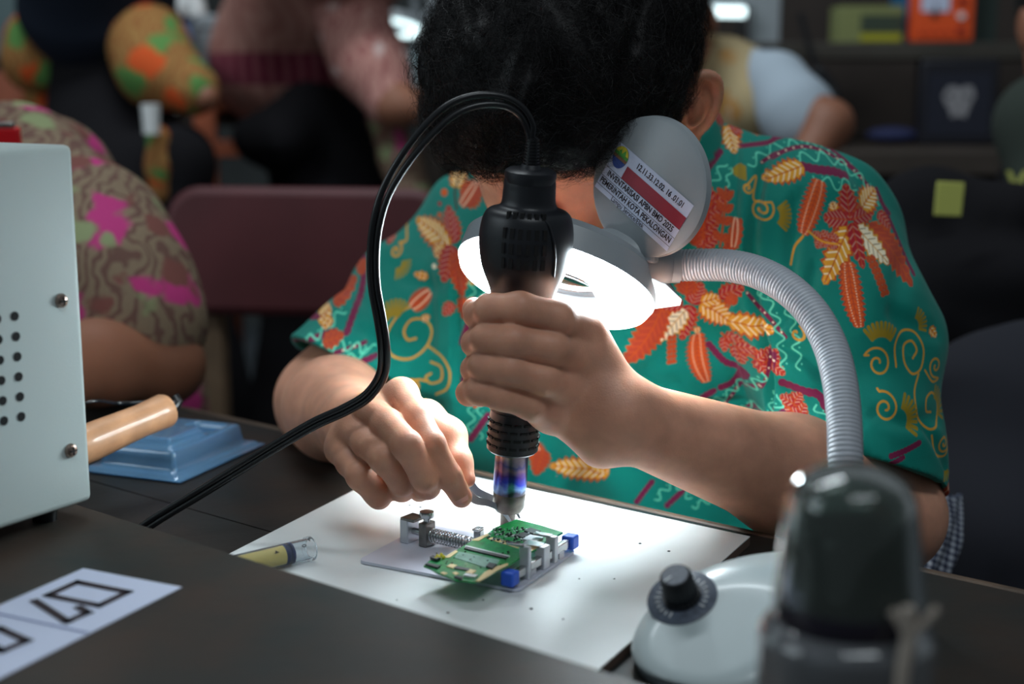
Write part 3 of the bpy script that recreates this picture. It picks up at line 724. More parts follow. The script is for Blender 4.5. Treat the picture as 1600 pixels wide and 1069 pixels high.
# ================= hot air gun =================
gt = P(829, 272, .872); gbm = P(792, 829, .893)
ga = nrm(gt - gbm); FG_ = axis_frame(gbm, ga); GL = np.linalg.norm(gt - gbm)
def gz(py):   # axial height of photo row
    best = min(np.linspace(-0.02, 0.3, 3201), key=lambda t: abs(prow(gbm + ga*t) - py)); return best
def prow(p):
    d = p - np.array([0, 0, CAMZ]); f = d[1]*math.cos(PITCH) - d[2]*math.sin(PITCH); u = d[1]*math.sin(PITCH) + d[2]*math.cos(PITCH); return 534.5 - FPX*u/f
gun = Thing('hot_air_gun', 'black hot air soldering handle with heat-tinted metal nozzle held upright in one hand', 'hot air gun', gbm)
z = {y: gz(y) for y in (272, 285, 300, 318, 340, 360, 390, 420, 461, 520, 640, 650, 700, 706, 763, 768, 790, 829, 215)}
body = [(0.0142, z[272]), (0.0156, z[285]), (0.0158, z[300]), (0.0170, z[318]-.001), (0.0235, z[318]-0.004), (0.0268, z[340]), (0.0285, z[360]-.002), (0.0282, z[390]), (0.0258, z[420]), (0.0195, z[461]), (0.0172, z[520]), (0.0160, z[640])]
M['gunplastic'] = mat('gun_black_plastic', srgb(30, 32, 37), 0.38, spec=0.5, bump=0.06, bscale=1800)
# slightly oval body, lofted
def oval(prof, n=64, sq=1.0, wob=True):
    V = []; F = []
    P_ = curve_pts([(r, zz, 0) for r, zz in prof], 5)
    for r, zz, _ in P_:
        for j in range(n):
            t = 2*PI*j/n; rr_ = r * (1 + 0.025*math.cos(4*t))
            V.append((rr_*math.cos(t), rr_*0.92*math.sin(t), zz))
    m = len(P_)
    for i in range(m-1):
        for j in range(n): k = (j+1) % n; F.append((i*n+j, (i+1)*n+j, (i+1)*n+k, i*n+k))
    F.append(tuple(range(n))); F.append(tuple(range(m*n-1, (m-1)*n-1, -1)))
    return V, F
# orient oval x axis to image right
gx_ = nrm(np.array([1, 0.0, 0]) - ga * ga[0]); FGn = frame(gbm, gx_, np.cross(ga, gx_), ga)
gun.part('grip', MB().add(*oval(body), 0, FGn), M['gunplastic'], angle=50)
gun.part('top_cap', MB().lathe([(0.0150, z[285]), (0.0160, z[272]-0.001), (0.0157, z[272]+0.0018), (0.0135, z[272]+0.0032), (0.0070, z[272]+0.0036), (0.0058, z[272]+0.006)], FGn, 48), M['gunplastic'])
sr = []
zz0 = z[272]+0.003; Lr = z[215]-zz0
for i in range(10):
    a0 = zz0 + Lr*i/10; r = 0.0052 - 0.0012*i/10; sr += [(r, a0), (r, a0+Lr*0.062), (r*0.78, a0+Lr*0.064), (r*0.78, a0+Lr*0.098)]
relief = gun.part('strain_relief', MB().lathe(sr, FGn, 24), M['cord'], angle=20)
gr = MB()
for row in range(4):
    for c in range(6):
        th = math.radians(-90 - 26 + c * 10.5 - 4); zc = z[340] + 0.0035 - row * 0.0093
        rad = np.interp(zc, [b[1] for b in body][::-1], [b[0] for b in body][::-1])
        rad *= 0.955
        p = np.array([rad*math.cos(th), rad*0.945*math.sin(th), zc]); nn = nrm((math.cos(th), math.sin(th), 0))
        Ml = FGn @ frame(p, np.cross((0, 0, 1), nn), np.array([0, 0, 1.0]), nn)
        gr.box((0, 0, 0.0002), (0.0026 if c else .0018, 0.0065, 0.0030), Ml)
gun.part('vent_slots', gr, M['dark'], smooth=False, label='rows of narrow vent slots')
# raised side seam catching the light
sm = []
for zc in np.linspace(z[318]-0.006, z[420], 24):
    rad = np.interp(zc, [b[1] for b in body][::-1], [b[0] for b in body][::-1]); th = math.radians(-58 + 30*((z[318]-.006-zc)/(z[318]-z[420]))**0.7)
    th = math.radians(-66 + 22*((z[318]-.006-zc)/(z[318]-z[420]))**0.6)
    sm.append((FGn @ np.array([rad*0.998*math.cos(th), rad*0.94*math.sin(th), zc, 1]))[:3])
gun.part('side_seam', MB().tube(sm, 0.0007, 8), M['gunplastic'])
# slotted skirt
sk = gun.part('slotted_skirt', MB().lathe([(0.0155, z[640]), (0.0160, z[650]), (0.0166, z[700]), (0.0150, z[706]+0.001), (0.0112, z[706])], FGn, 56), M['gunplastic'])
sl = MB()
for row in range(4):
    for c in range(9):
        th = math.radians(-180 + c * 22.5 + (8 if row % 2 else 0)); zc = z[700] + 0.0045 + row * 0.0052
        nn = nrm((math.cos(th), math.sin(th), 0)); Ml = FGn @ frame(np.array([0.0163*math.cos(th), 0.0163*math.sin(th), zc]), np.cross((0, 0, 1), nn), np.array([0, 0, 1.0]), nn)
        sl.box((0, 0, -0.0003), (0.0046, 0.0014, 0.0022), Ml)
gun.part('skirt_slots', sl, M['dark'], smooth=False, parent=sk)
# heat tinted tube
mt = mat('heat_tinted_steel', srgb(120, 112, 110), 0.28, 1.0); nt = mt.node_tree; N = nt.nodes; L = nt.links
tc = N.new('ShaderNodeTexCoord'); sp_ = N.new('ShaderNodeSeparateXYZ'); L.new(tc.outputs['Object'], sp_.inputs[0])
nz = N.new('ShaderNodeTexNoise'); nz.inputs['Scale'].default_value = 70; nz.inputs['Detail'].default_value = 3; L.new(tc.outputs['Object'], nz.inputs['Vector'])
ma = N.new('ShaderNodeMath'); ma.operation = 'MULTIPLY_ADD'; ma.inputs[1].default_value = 0.020; L.new(nz.outputs[0], ma.inputs[0]); L.new(sp_.outputs[2], ma.inputs[2])
mr = N.new('ShaderNodeMapRange'); mr.inputs[1].default_value = z[768] + 0.010; mr.inputs[2].default_value = z[706] + 0.010; L.new(ma.outputs[0], mr.inputs[0])
cr = N.new('ShaderNodeValToRGB'); e = cr.color_ramp.elements; e[0].position = 0; e[0].color = srgb(70, 66, 78); e[1].position = 1; e[1].color = srgb(150, 132, 122)
for ps, cc in ((0.14, (120, 150, 190)), (0.28, (50, 66, 170)), (0.45, (70, 50, 120)), (0.62, (120, 96, 112)), (0.78, (70, 70, 110))):
    q = e.new(ps); q.color = srgb(*cc)
L.new(mr.outputs[0], cr.inputs[0]); L.new(cr.outputs[0], N['Principled BSDF'].inputs['Base Color'])
gun.part('heater_tube', MB().lathe([(0.0108, z[706]+0.001), (0.0109, z[763]), (0.0104, z[768])], FGn, 48), mt, label='blue and purple heat-tinted steel tube')
nz_ = gun.part('nozzle', MB().lathe([(0.0102, z[768]+0.0005), (0.0106, z[768]-0.0008), (0.0103, z[790]), (0.0085, z[790]-0.0032), (0.0052, z[790]-0.0040), (0.0050, z[790]-0.0050), (0.0047, z[829])], FGn, 48), mat('burnt_nozzle_steel', srgb(104, 98, 92), 0.42, 0.75, var=.2, vscale=200))
gun.part('nozzle_bore', MB().lathe([(0.0040, z[829]-0.0001), (0.0040, z[829]+0.0005)], FGn, 32), M['dark'], parent=nz_)

# ================= cord (twin) =================
cpx = [(829, 224, .870), (827, 196, .868), (812, 172, .865), (785, 158, .862), (745, 157, .858), (705, 172, .855), (668, 205, .852), (632, 250, .85), (603, 300, .85), (588, 350, .85), (583, 400, .852), (585, 450, .855), (594, 500, .858), (600, 545, .862), (597, 585, .87), (575, 618, .877), (540, 640, .882), (490, 663, .885), (430, 698, .887), (370, 735, .885), (310, 772, .882), (250, 808, .876), (205, 838, .868), (160, 866, .84), (100, 900, .80)]
pc_ = [P(*q) for q in cpx]
pc_ = [np.array([p[0], p[1], max(p[2], DZ + 0.0045)]) for p in pc_]
cp = curve_pts(pc_, 10)
T = np.gradient(cp, axis=0); T /= np.linalg.norm(T, axis=1)[:, None]
sd_ = np.cross(T, np.array([0, -1, 0.1])); sd_ /= np.linalg.norm(sd_, axis=1)[:, None]
tt = np.linspace(0, 1, len(cp)); gap = 0.0019 + 0.0016*np.exp(-((tt-0.22)/0.10)**2); gap *= np.clip(tt/0.04, 0.15, 1)
mbc = MB().tube(cp + sd_*gap[:, None], 0.0021, 12).tube(cp - sd_*gap[:, None], 0.0021, 12)
gun.part('power_cord', mbc, M['cord'])

# ================= smoked drinking bottle on the shelf =================
bY = 0.492; bC = P(1322, 1000, bY); bC[2] = SZ
FBo = frame(bC, (1, 0, 0), (0, 1, 0))
def bz(py): return P(1322, py, bY)[2] - SZ
def br(px): return px / FPX * bY * 1.03
bot = Thing('drinking_bottle', 'smoked grey drinking bottle with clear cup lid and cord strap standing on the shelf', 'bottle', bC)
zb = {y: bz(y) for y in (708, 720, 745, 780, 830, 880, 905, 925, 945, 965, 1000, 1069)}
cupo = [(0.0005, zb[708]-.004), (br(30), zb[708]-.0045), (br(60), zb[720]-.004), (br(86), zb[745]-.002), (br(100), zb[780]), (br(108), zb[830]), (br(114), zb[880]), (br(120), zb[905]-0.006)]
def smoothp(pr, n=5): return [(max(q[0], 0.0003), q[1]) for q in curve_pts([(a, b, 0) for a, b in pr], n)]
th_ = 0.0016
cupi = [(max(r - th_, 0.0004), z_ - (th_ if i < 4 else 0)) for i, (r, z_) in enumerate(cupo)]
bot.part('cup_lid', MB().lathe(smoothp(cupo) + smoothp(cupi)[::-1], FBo, 64, cap=False), M['lid'], label='clear domed cup lid')
bot.part('inner_stopper', MB().lathe(smoothp([(0.0005, zb[780]-.012), (br(60), zb[780]-.013), (br(84), zb[780]-0.016), (br(92), zb[830]), (br(100), zb[880]), (br(108), zb[905]), (br(112), zb[945]-.004), (br(112), zb[965]-.004)]), FBo, 64), M['lidin'], angle=50)
bot.part('spout_ring', MB().lathe([(br(117), zb[905]-0.004), (br(119), zb[905]-.006), (br(119), zb[945]-.004), (br(114), zb[945]-.006)], FBo, 64), M['lidin'])
bot.part('body', MB().lathe(smoothp([(br(104), zb[945]-.003), (br(124), zb[945]-.006), (br(136), zb[965]-.004), (br(141), zb[1000]), (br(140), zb[1069]), (br(134), 0.03), (br(132), 0.006), (br(122), 0.0005), (0.0005, 0.0005)]), FBo, 64), M['bottle'])
# strap
s_pts = [(bC[0] + br(x), bC[1] - math.sqrt(max(br(143)**2 - br(x)**2, 0)) - 0.0015, SZ + zh) for x, zh in ((56, zb[925]+.006), (60, zb[945]), (57, zb[965]), (52, zb[1000]), (48, zb[1000]-.02), (46, zb[1069]-.01), (46, 0.02))]
bot.part('strap', MB().tube(curve_pts(s_pts), 0.0026, 12).tube(curve_pts([s_pts[1], (s_pts[1][0]+.006, s_pts[1][1]+.001, s_pts[1][2]+.006), (s_pts[1][0]+.010, s_pts[1][1]+.002, s_pts[1][2]+.010)]), 0.0016, 10).tube(curve_pts([s_pts[1], (s_pts[1][0]-.004, s_pts[1][1]+.001, s_pts[1][2]+.007), (s_pts[1][0]-.006, s_pts[1][1]+.002, s_pts[1][2]+.009)]), 0.0016, 10), M['strap'], label='pale cotton cord strap')
bot.part('strap_bead', MB().box((s_pts[3][0], s_pts[3][1]-.001, SZ + zb[1069] + 0.002), (0.011, 0.007, 0.012)), M['whitep'], bevel=0.002)

# ================= tweezers =================
def tweez():
    a1 = curve_pts([P(690, 742, .905), P(722, 762, .888), P(742, 781, .884), P(765, 787, .884), P(786, 800, .886), P(803, 824, .889)], 8)
    a2 = curve_pts([P(690, 742, .905), P(728, 752, .90), P(745, 768, .90), P(768, 778, .90), P(800, 790, .898), P(812, 810, .893)], 8)
    return a1, a2
a1, a2 = tweez()
def strip(path, w0, w1, th=0.0011):
    n = len(path); V = []; F = []
    T = np.gradient(path, axis=0)
    for i in range(n):
        t = nrm(T[i]); s = nrm(np.cross(t, (0, -0.8, 0.35))); u = np.cross(t, s); wd = w0 + (w1-w0)*(i/(n-1))**1.5
        for a, b in ((-1, -1), (1, -1), (1, 1), (-1, 1)): V.append(path[i] + s*wd/2*a + u*th/2*b)
    for i in range(n-1):
        for j in range(4): k = (j+1) % 4; F.append((i*4+j, i*4+k, (i+1)*4+k, (i+1)*4+j))
    F += [(3, 2, 1, 0), tuple(range((n-1)*4, n*4))]; return V, F
tw_ = Thing('tweezers', 'bent-tip steel tweezers held over the phone board in fingertips', 'tweezers', a1[0])
M['twz'] = mat('tweezer_steel', srgb(158, 162, 168), 0.3, 0.45)
tw_.part('arm', MB().add(*strip(a1, 0.0066, 0.0013)), M['twz'], angle=40)
tw_.part('arm', MB().add(*strip(a2, 0.0066, 0.0013)), M['twz'], angle=40)
# ================= the repairer =================
M['skin'] = mat('brown_skin', srgb(204, 148, 122), 0.5, var=0.13, vscale=55, sss=0.35, bump=0.12, bscale=700)
M['nail'] = mat('fingernail', srgb(214, 160, 146), 0.28, sss=0.2)
M['hair'] = mat('black_hair', srgb(21, 19, 20), 0.5, spec=0.3)
M['shirt'] = mat('batik_cotton', srgb(10, 128, 110), 0.85, attr='dye', bump=0.12, bscale=1300, spec=0.2, sheen=0.1)
M['trousers'] = mat('dark_trousers', srgb(30, 32, 38), 0.9)
def A(*v): return np.array(v, float)
nF = -nB; sL = sB                                     # the way he faces, his left-hand side

def wr(X, amp):   # cloth folds
    x, y, z = X[..., 0], X[..., 1], X[..., 2]
    f = np.sin(38*x + 9*z + 6*np.sin(7*z + 11*x)) * np.sin(13*z - 9*x + 2) + 0.6*np.sin(61*x - 21*z + 5*np.sin(19*z)) * np.sin(11*z + 4*y)
    g = np.sin(24*z + 17*x + 4*np.sin(23*x)) 
    h = np.maximum(0, np.sin(21*x + 7*z + 26*y + 2.5*np.sin(9*z + 3)))**6 + np.maximum(0, np.sin(33*x - 24*z + 4 + 2*np.sin(12*x)))**8
    return amp * (f + 0.5 * g - 1.3 * h)

# ---- joints
shL = A(0.232, 1.105, 0.915); elL = P(1385, 805, 0.975); wrL = P(968, 652, 0.868)
shR = A(-0.046, 1.290, 0.893); elR = P(512, 628, 1.155); wrR = P(556, 664, 0.975)
chest = A(0.10, 1.205, 0.84); pelvis = A(0.19, 1.345, 0.55)
neckb = A(0.085, 1.165, 0.965)
HC = A(0.042, 1.045, 1.040)                            # skull centre
hf = nrm((-0.26, -0.77, -0.60)); hu = A(0, -0.60, 0.80); hu = nrm(hu - hf * np.dot(hu, hf)); hs = np.cross(hu, hf)
def Hd(s, u, f): return HC + hs*s + hu*u + hf*f
RH = np.stack([hs, hu, hf], 1)

def hand_gun():
    g = Group()
    wrist = wrL
    fing = [  # (points, radii) from knuckle to tip, wrapping the grip
        ([(915, 512, .872), (872, 497, .848), (812, 482, .8415), (766, 484, .846), (747, 492, .862), (762, 497, .886)], [.0104, .0102, .0098, .0094, .0085, .0074]),
        ([(905, 560, .866), (862, 543, .843), (800, 532, .8365), (760, 529, .842), (743, 536, .858), (760, 541, .882)], [.0102, .0099, .0095, .0091, .0083, .0074]),
        ([(888, 607, .862), (850, 592, .842), (795, 577, .8365), (757, 571, .842), (742, 577, .858), (760, 582, .880)], [.0100, .0097, .0094, .0090, .0082, .0072]),
        ([(862, 649, .862), (830, 632, .846), (785, 618, .8400), (750, 610, .844), (733, 614, .858), (752, 620, .878)], [.0098, .0094, .0090, .0084, .0076, .0066]),
    ]
    fs = Group()
    for pts, rs in fing:
        f = Group(); p = [P(*q) for q in pts]
        for i in range(len(p)-1): f.u(rc(p[i], p[i+1], rs[i], rs[i+1]), 0.004)
        fs.u(f, 0.0012)
    palm = Group()
    kn = [P(*q) for q in [(915, 514, .880), (908, 562, .874), (893, 606, .870), (868, 648, .868)]]
    for q, r in zip(kn, (.0125, .0125, .012, .0115)): palm.u(rc(wrist + A(0.002, 0, 0), q, 0.0185, r), 0.012)
    palm.u(rc(P(905, 600, .885), P(935, 640, .875), 0.019, 0.020), 0.012)
    palm.u(rc(P(880, 640, .872), P(940, 690, .868), 0.0125, 0.017), 0.010)
    th = Group(); tp = [P(930, 620, .895), P(885, 560, .905), P(830, 512, .905), P(775, 490, .893), P(741, 484, .882)]
    tr = [.017, .0135, .0105, .0098, .0078]
    for i in range(4): th.u(rc(tp[i], tp[i+1], tr[i], tr[i+1]), 0.006)
    palm.u(th, 0.010)
    palm.u(rc(P(898, 540, .868), P(852, 640, .862), 0.0125, 0.0115), 0.010)
    palm.u(rc(P(880, 530, .860), P(838, 628, .858), 0.0100, 0.0095), 0.008)
    g.u(palm, 0.0); g.u(fs, 0.0060)
    return g
def hand_tweezer():
    g = Group(); palm = Group()
    mc = [P(*q) for q in [(627, 617, .918), (580, 642, .915), (553, 672, .922), (533, 702, .932)]]
    rk = (.0112, .0112, .0105, .0098)
    for q, r in zip(mc, rk): palm.u(rc(wrR, q, 0.0165, r), 0.012)
    palm.u(rc(P(605, 665, .945), P(560, 700, .945), .016, .014), 0.012)
    th = Group(); tp = [P(600, 668, .955), P(665, 655, .938), P(702, 682, .922), P(716, 722, .902), P(730, 749, .893)]
    tr = [.014, .0125, .0110, .0088, .0056]
    for i in range(4): th.u(rc(tp[i], tp[i+1], tr[i], tr[i+1]), 0.006)
    palm.u(th, 0.011)
    palm.u(rc(P(632, 640, .925), P(692, 678, .915), 0.0115, 0.0100), 0.010)
    palm.u(rc(P(566, 712, .912), P(650, 728, .898), 0.0150, 0.0140), 0.006)
    palm.u(rc(P(545, 690, .925), P(610, 650, .920), 0.0130, 0.0130), 0.010)
    fs = Group()
    fing = [
        ([(627, 617, .915), (652, 652, .888), (674, 694, .870), (702, 745, .868), (721, 777, .873)], [.0102, .0092, .0088, .0080, .0070]),
        ([(580, 642, .910), (606, 663, .882), (636, 696, .856), (663, 745, .862), (668, 760, .872), (655, 768, .890)], [.0104, .0098, .0094, .0086, .0080, .0070]),
        ([(553, 672, .916), (574, 692, .888), (600, 716, .864), (628, 752, .872), (628, 764, .884), (612, 766, .898)], [.0102, .0098, .0094, .0086, .0080, .0070]),
        ([(533, 702, .926), (548, 722, .900), (564, 744, .880), (590, 772, .884), (592, 776, .892), (582, 772, .905)], [.0100, .0096, .0092, .0084, .0078, .007]),
    ]
    for pts, rs in fing:
        f = Group(); p = [P(*q) for q in pts]
        for i in range(len(p)-1): f.u(rc(p[i], p[i+1], rs[i], rs[i+1]), 0.0035)
        if pts is fing[0][0]:
            pp = p[2]
        fs.u(f, 0.0012)
    g.u(palm, 0.0); g.u(fs, 0.006)
    return g
def ear(side):
    g = Group(); c = Hd(0.080*side, -0.006, -0.004)
    o = nrm(hs*side*0.5 + hf*0.8)            # outward-facing side of the ear
    bk = nrm(hs*side*0.8 - hf*0.5)                      # ear plane x: backwards/outwards
    up = hu
    def E(x, y, z=0.0): return c + bk*x + up*y + o*z
    Re = np.stack([bk, up, np.cross(bk, up)], 1)
    g.u(ell(E(0.013, 0.0, -0.001), (0.0155, 0.029, 0.0042), Re), 0)
    rim = [E(0.000, 0.012, .003), E(0.004, 0.025, .003), E(0.014, 0.0305, .003), E(0.0245, 0.024, .003), E(0.028, 0.010, .003), E(0.026, -0.006, .003), E(0.020, -0.018, .003), E(0.012, -0.027, .001)]
    rim = curve_pts(rim, 3)
    gg = Group()
    for i in range(len(rim)-1): gg.u(rc(rim[i], rim[i+1], 0.0036, 0.0036), 0.001)
    g.u(gg, 0.003)
    g.u(rc(E(0.010, -0.024, .0), E(0.013, -0.031, .0), 0.0065, 0.0055), 0.005)
    an = curve_pts([E(0.016, 0.016, .003), E(0.019, 0.004, .003), E(0.016, -0.008, .003), E(0.010, -0.014, .003)], 3)
    for i in range(len(an)-1): g.u(rc(an[i], an[i+1], 0.0028, 0.0028), 0.003)
    g.sub(ell(E(0.0095, -0.001, 0.0035), (0.0068, 0.0115, 0.0062), Re), 0.0025)
    g.u(rc(E(0.002, -0.004, .003), E(0.003, -0.010, .003), 0.0035, 0.003), 0.003)
    return g
def body_sdf():
    g = Group()
    # torso under the shirt, neck
    Rt = np.stack([sL, nF, np.cross(sL, nF)], 1)
    g.u(ell(chest + A(0, 0, 0.0), (0.150, 0.090, 0.15), Rt), 0)
    g.u(ell(pelvis + A(0, 0, 0.05), (0.13, 0.095, 0.14), Rt), 0.05)
    g.u(rc(shL + A(-.01, .01, 0), shR + A(.01, .01, 0), 0.045, 0.045), 0.04)
    g.u(rc(neckb, HC + hu*-0.03 - hf*0.035, 0.056, 0.050), 0.03)
    # head
    h = Group()
    h.u(ell(Hd(0, 0.022, -0.008), (0.076, 0.088, 0.094), RH), 0)
    h.u(ell(Hd(0, -0.045, 0.030), (0.060, 0.062, 0.058), RH), 0.03)
    h.u(rc(Hd(0.0, -0.088, 0.066), Hd(0, -0.093, 0.070), 0.018, 0.016), 0.03)     # chin
    for s in (-1, 1):
        h.u(rc(Hd(s*0.056, -0.045, 0.0), Hd(s*0.022, -0.085, 0.055), 0.017, 0.015), 0.022)   # jaw
        h.u(ell(Hd(s*0.040, -0.022, 0.066), (0.020, 0.014, 0.016), RH), 0.016)       # cheek
        h.sub(ell(Hd(s*0.031, 0.000, 0.098), (0.018, 0.012, 0.012), RH), 0.010)      # eye socket
        h.u(ell(Hd(s*0.031, -0.001, 0.080), (0.0125, 0.0105, 0.0105), RH), 0.004)    # lid
        h.u(rc(Hd(s*0.016, 0.018, 0.088), Hd(s*0.046, 0.018, 0.078), 0.006, 0.005), 0.010)  # brow
    h.u(rc(Hd(0, 0.006, 0.088), Hd(0, -0.032, 0.104), 0.0065, 0.0095), 0.008)        # nose
    for s in (-1, 1): h.u(rc(Hd(s*0.010, -0.035, 0.095), Hd(s*0.011, -0.036, 0.093), 0.0065, 0.006), 0.005)
    h.u(rc(Hd(-0.018, -0.057, 0.083), Hd(0.018, -0.057, 0.083), 0.0055, 0.0055), 0.006)
    h.u(rc(Hd(-0.015, -0.066, 0.081), Hd(0.015, -0.066, 0.081), 0.006, 0.006), 0.005)
    h.sub(rc(Hd(-0.022, -0.0615, 0.092), Hd(0.022, -0.0615, 0.092), 0.0012, 0.0012), 0.002)
    g.u(h, 0.015)
    g.u(ear(1), 0.004); g.u(ear(-1), 0.004)
    # arms
    g.u(rc(shL, elL, 0.045, 0.038), 0.03)
    fm = elL*0.62 + wrL*0.38 + A(0, 0, 0.002)
    al = Group(); al.u(rc(elL, fm, 0.040, 0.0395), 0.01); al.u(rc(fm, wrL, 0.0395, 0.0245), 0.02)
    g.u(al, 0.015)
    g.u(rc(shR, elR, 0.044, 0.042), 0.03)
    fm = elR*0.65 + wrR*0.35
    al = Group(); al.u(rc(elR, fm, 0.040, 0.038), 0.01); al.u(rc(fm, wrR, 0.038, 0.025), 0.02)
    g.u(al, 0.015)
    g.u(hand_gun(), 0.012); g.u(hand_tweezer(), 0.012)
    return g
HRES = 0.0011
person = Thing('person', 'person in green floral batik shirt, head bent, holding the hot air gun and tweezers', 'person', (pelvis[0], pelvis[1], 0))
B = body_sdf()
V, F = polygonize(B, HRES); V = relax(V, F, 2, 0.45)
far_ = np.minimum(np.linalg.norm(V - P(840, 580, .86), axis=1), np.linalg.norm(V - P(620, 700, .90), axis=1)); far_ = np.clip((far_ - 0.085)/0.03, 0, 1)[:, None]
far_[np.linalg.norm(V - Hd(0.09, 0, 0), axis=1) < 0.04] = 0
V = V*(1-far_) + relax(V, F, 14, 0.5)*far_
print('body', len(V))
person.part('body', (V, F), M['skin'], angle=0)
# nails
def nail(p, d, up_, w_, l_):
    z = nrm(up_); y = nrm(d - z*np.dot(d, z)); x = np.cross(y, z); n = 12; VV = []; FF = []
    for i in range(n+1):
        for j in range(n+1):
            a = (i/n-.5)*2; b = (j/n-.5)*2; s = math.sqrt(max(0, 1 - 0.0*b*b)); q = 1 - 0.25*b*b if b > 0 else 1 - .1*b*b
            VV.append(p + x*a*w_/2*q + y*b*l_/2 + z*(-(a*a)*w_*0.18))
    for i in range(n):
        for j in range(n): k = i*(n+1)+j; FF.append((k, k+n+1, k+n+2, k+1))
    return MB().add(VV, FF)
ti = P(721, 777, .873); dd = nrm(P(721, 777, .873) - P(702, 745, .868)); up1 = nrm(A(-0.05, -0.95, 0.30))
person.part('fingernail', nail(ti + up1*0.0067 - dd*0.0020, dd, up1, 0.0098, 0.0110), M['nail'], angle=0)
tt_ = P(730, 749, .893); dt = nrm(tt_ - P(716, 722, .902)); upt = nrm(A(0.75, 0.5, 0.4))

for s in (-1, 1):
    person.part('eye', MB().ball(Hd(s*0.031, -0.002, 0.0785), 0.0085), M['whitep'])

# ================= shirt =================
def shirt_sdf():
    Rt = np.stack([sL, nF, np.cross(sL, nF)], 1)
    g = Group(disp=lambda X: wr(X, 0.0028))
    t = Group()
    t.u(ell(chest + A(0, 0, 0.01), (0.178, 0.112, 0.17), Rt), 0)
    t.u(ell(chest + A(0.02, 0.01, -0.14), (0.165, 0.118, 0.16), Rt), 0.05)
    t.u(ell(pelvis + A(0, 0, 0.04), (0.165, 0.125, 0.17), Rt), 0.05)
    t.u(rc(shL + A(-.03, .02, 0.005), shR + A(.03, -.005, 0.01), 0.066, 0.066), 0.05)
    t.u(ell(A(0.075, 1.20, 0.965), (0.09, 0.085, 0.06), Rt), 0.04)
    t.u(ell(A(0.015, 1.195, 0.80), (0.105, 0.085, 0.15), np.eye(3)), 0.04)
    sl = Group()
    endL = A(0.262, 0.985, 0.775)
    c = Group(); c.u(rc(shL, A(0.246, 1.05, 0.855), 0.074, 0.070), .02); c.u(rc(A(0.246, 1.05, 0.855), A(0.252, 0.99, 0.785), 0.070, 0.0570), .02); c.u(rc(A(0.252, 0.99, 0.785), A(0.250, 0.96, 0.74), 0.0570, 0.057), .01)
    dL = nrm((-0.30, -0.35, -0.88)); c.inter(half(P(1385, 738, 0.97), dL), 0.002)
    c.sub(rc(A(0.246, 1.05, 0.850), A(0.250, 0.96, 0.73), 0.060, 0.0545), 0.001)
    t.u(c, 0.025)
    c = Group(); endR = A(-0.140, 1.17, 0.80)
    c.u(rc(shR + A(.012, 0, -.006), A(-0.085, 1.235, 0.850), 0.062, 0.050), .02); c.u(rc(A(-0.085, 1.235, 0.850), A(-0.125, 1.18, 0.812), 0.050, 0.055), .02); c.u(rc(A(-0.125, 1.18, 0.812), A(-0.150, 1.15, 0.79), 0.056, 0.059), .01)
    dR = nrm((-0.40, -0.30, -0.85)); c.inter(half(P(520, 552, 1.13), dR), 0.002)
    c.sub(rc(A(-0.098, 1.218, 0.840), A(-0.155, 1.145, 0.78), 0.046, 0.0565), 0.001)
    t.u(c, 0.025)
    # neck opening
    t.sub(ell(neckb + A(-0.005, -0.035, 0.065), (0.068, 0.078, 0.095), np.eye(3)), 0.006)
    g.u(t, 0)
    g.inter(half(A(0, 0, 0.45), (0, 0, -1)), 0.01)
    return g
SH = shirt_sdf()
Vs, Fs_ = polygonize(SH, 0.0018); Vs = relax(Vs, Fs_, 2, 0.5)
print('shirt', len(Vs))
from mathutils.bvhtree import BVHTree
bvh = BVHTree.FromPolygons(Vs.tolist(), Fs_.tolist())
def crease(px, depth, wid):
    global Vs
    c = curve_pts([(x, y, 0) for x, y in px], 10); hits = []
    for x, y, _ in c:
        d = P(x, y, 1.0) - np.array([0, 0, CAMZ]); h = bvh.ray_cast(Vector((0, 0, CAMZ)), Vector(nrm(d)))
        if h[0] is not None: hits.append(np.array(h[0]))
    if len(hits) < 2: return
    hits = np.array(hits); hd = []
    for i in range(len(hits)-1): hd += [hits[i]*(1-t)+hits[i+1]*t for t in (0, .33, .66)]
    hd = np.array(hd); lo = hd.min(0)-3*wid; hi = hd.max(0)+3*wid; m = np.where(((Vs > lo) & (Vs < hi)).all(1))[0]
    D = np.full(len(m), 9.0); Q = Vs[m]; K_ = np.zeros(len(m))
    for k in range(len(hd)):
        q = np.linalg.norm(Q - hd[k], axis=1); b_ = q < D; D[b_] = q[b_]; K_[b_] = k/len(hd)
    fade = np.clip(np.sin(np.pi*np.clip(K_, 0.02, .98))*2.5, 0, 1)
    Vs[m] += (nVs[m] * (-depth*(np.exp(-(D/wid)**2) - 0.45*np.exp(-(D/(2.2*wid))**2))*fade)[:, None])
def vnorm(V, F):
    fn = np.cross(V[F[:, 2]]-V[F[:, 0]], V[F[:, 3]]-V[F[:, 1]]); N_ = np.zeros_like(V)
    for k in range(4): np.add.at(N_, F[:, k], fn)
    return N_/(np.linalg.norm(N_, axis=1)[:, None]+1e-12)
nVs = vnorm(Vs, Fs_)
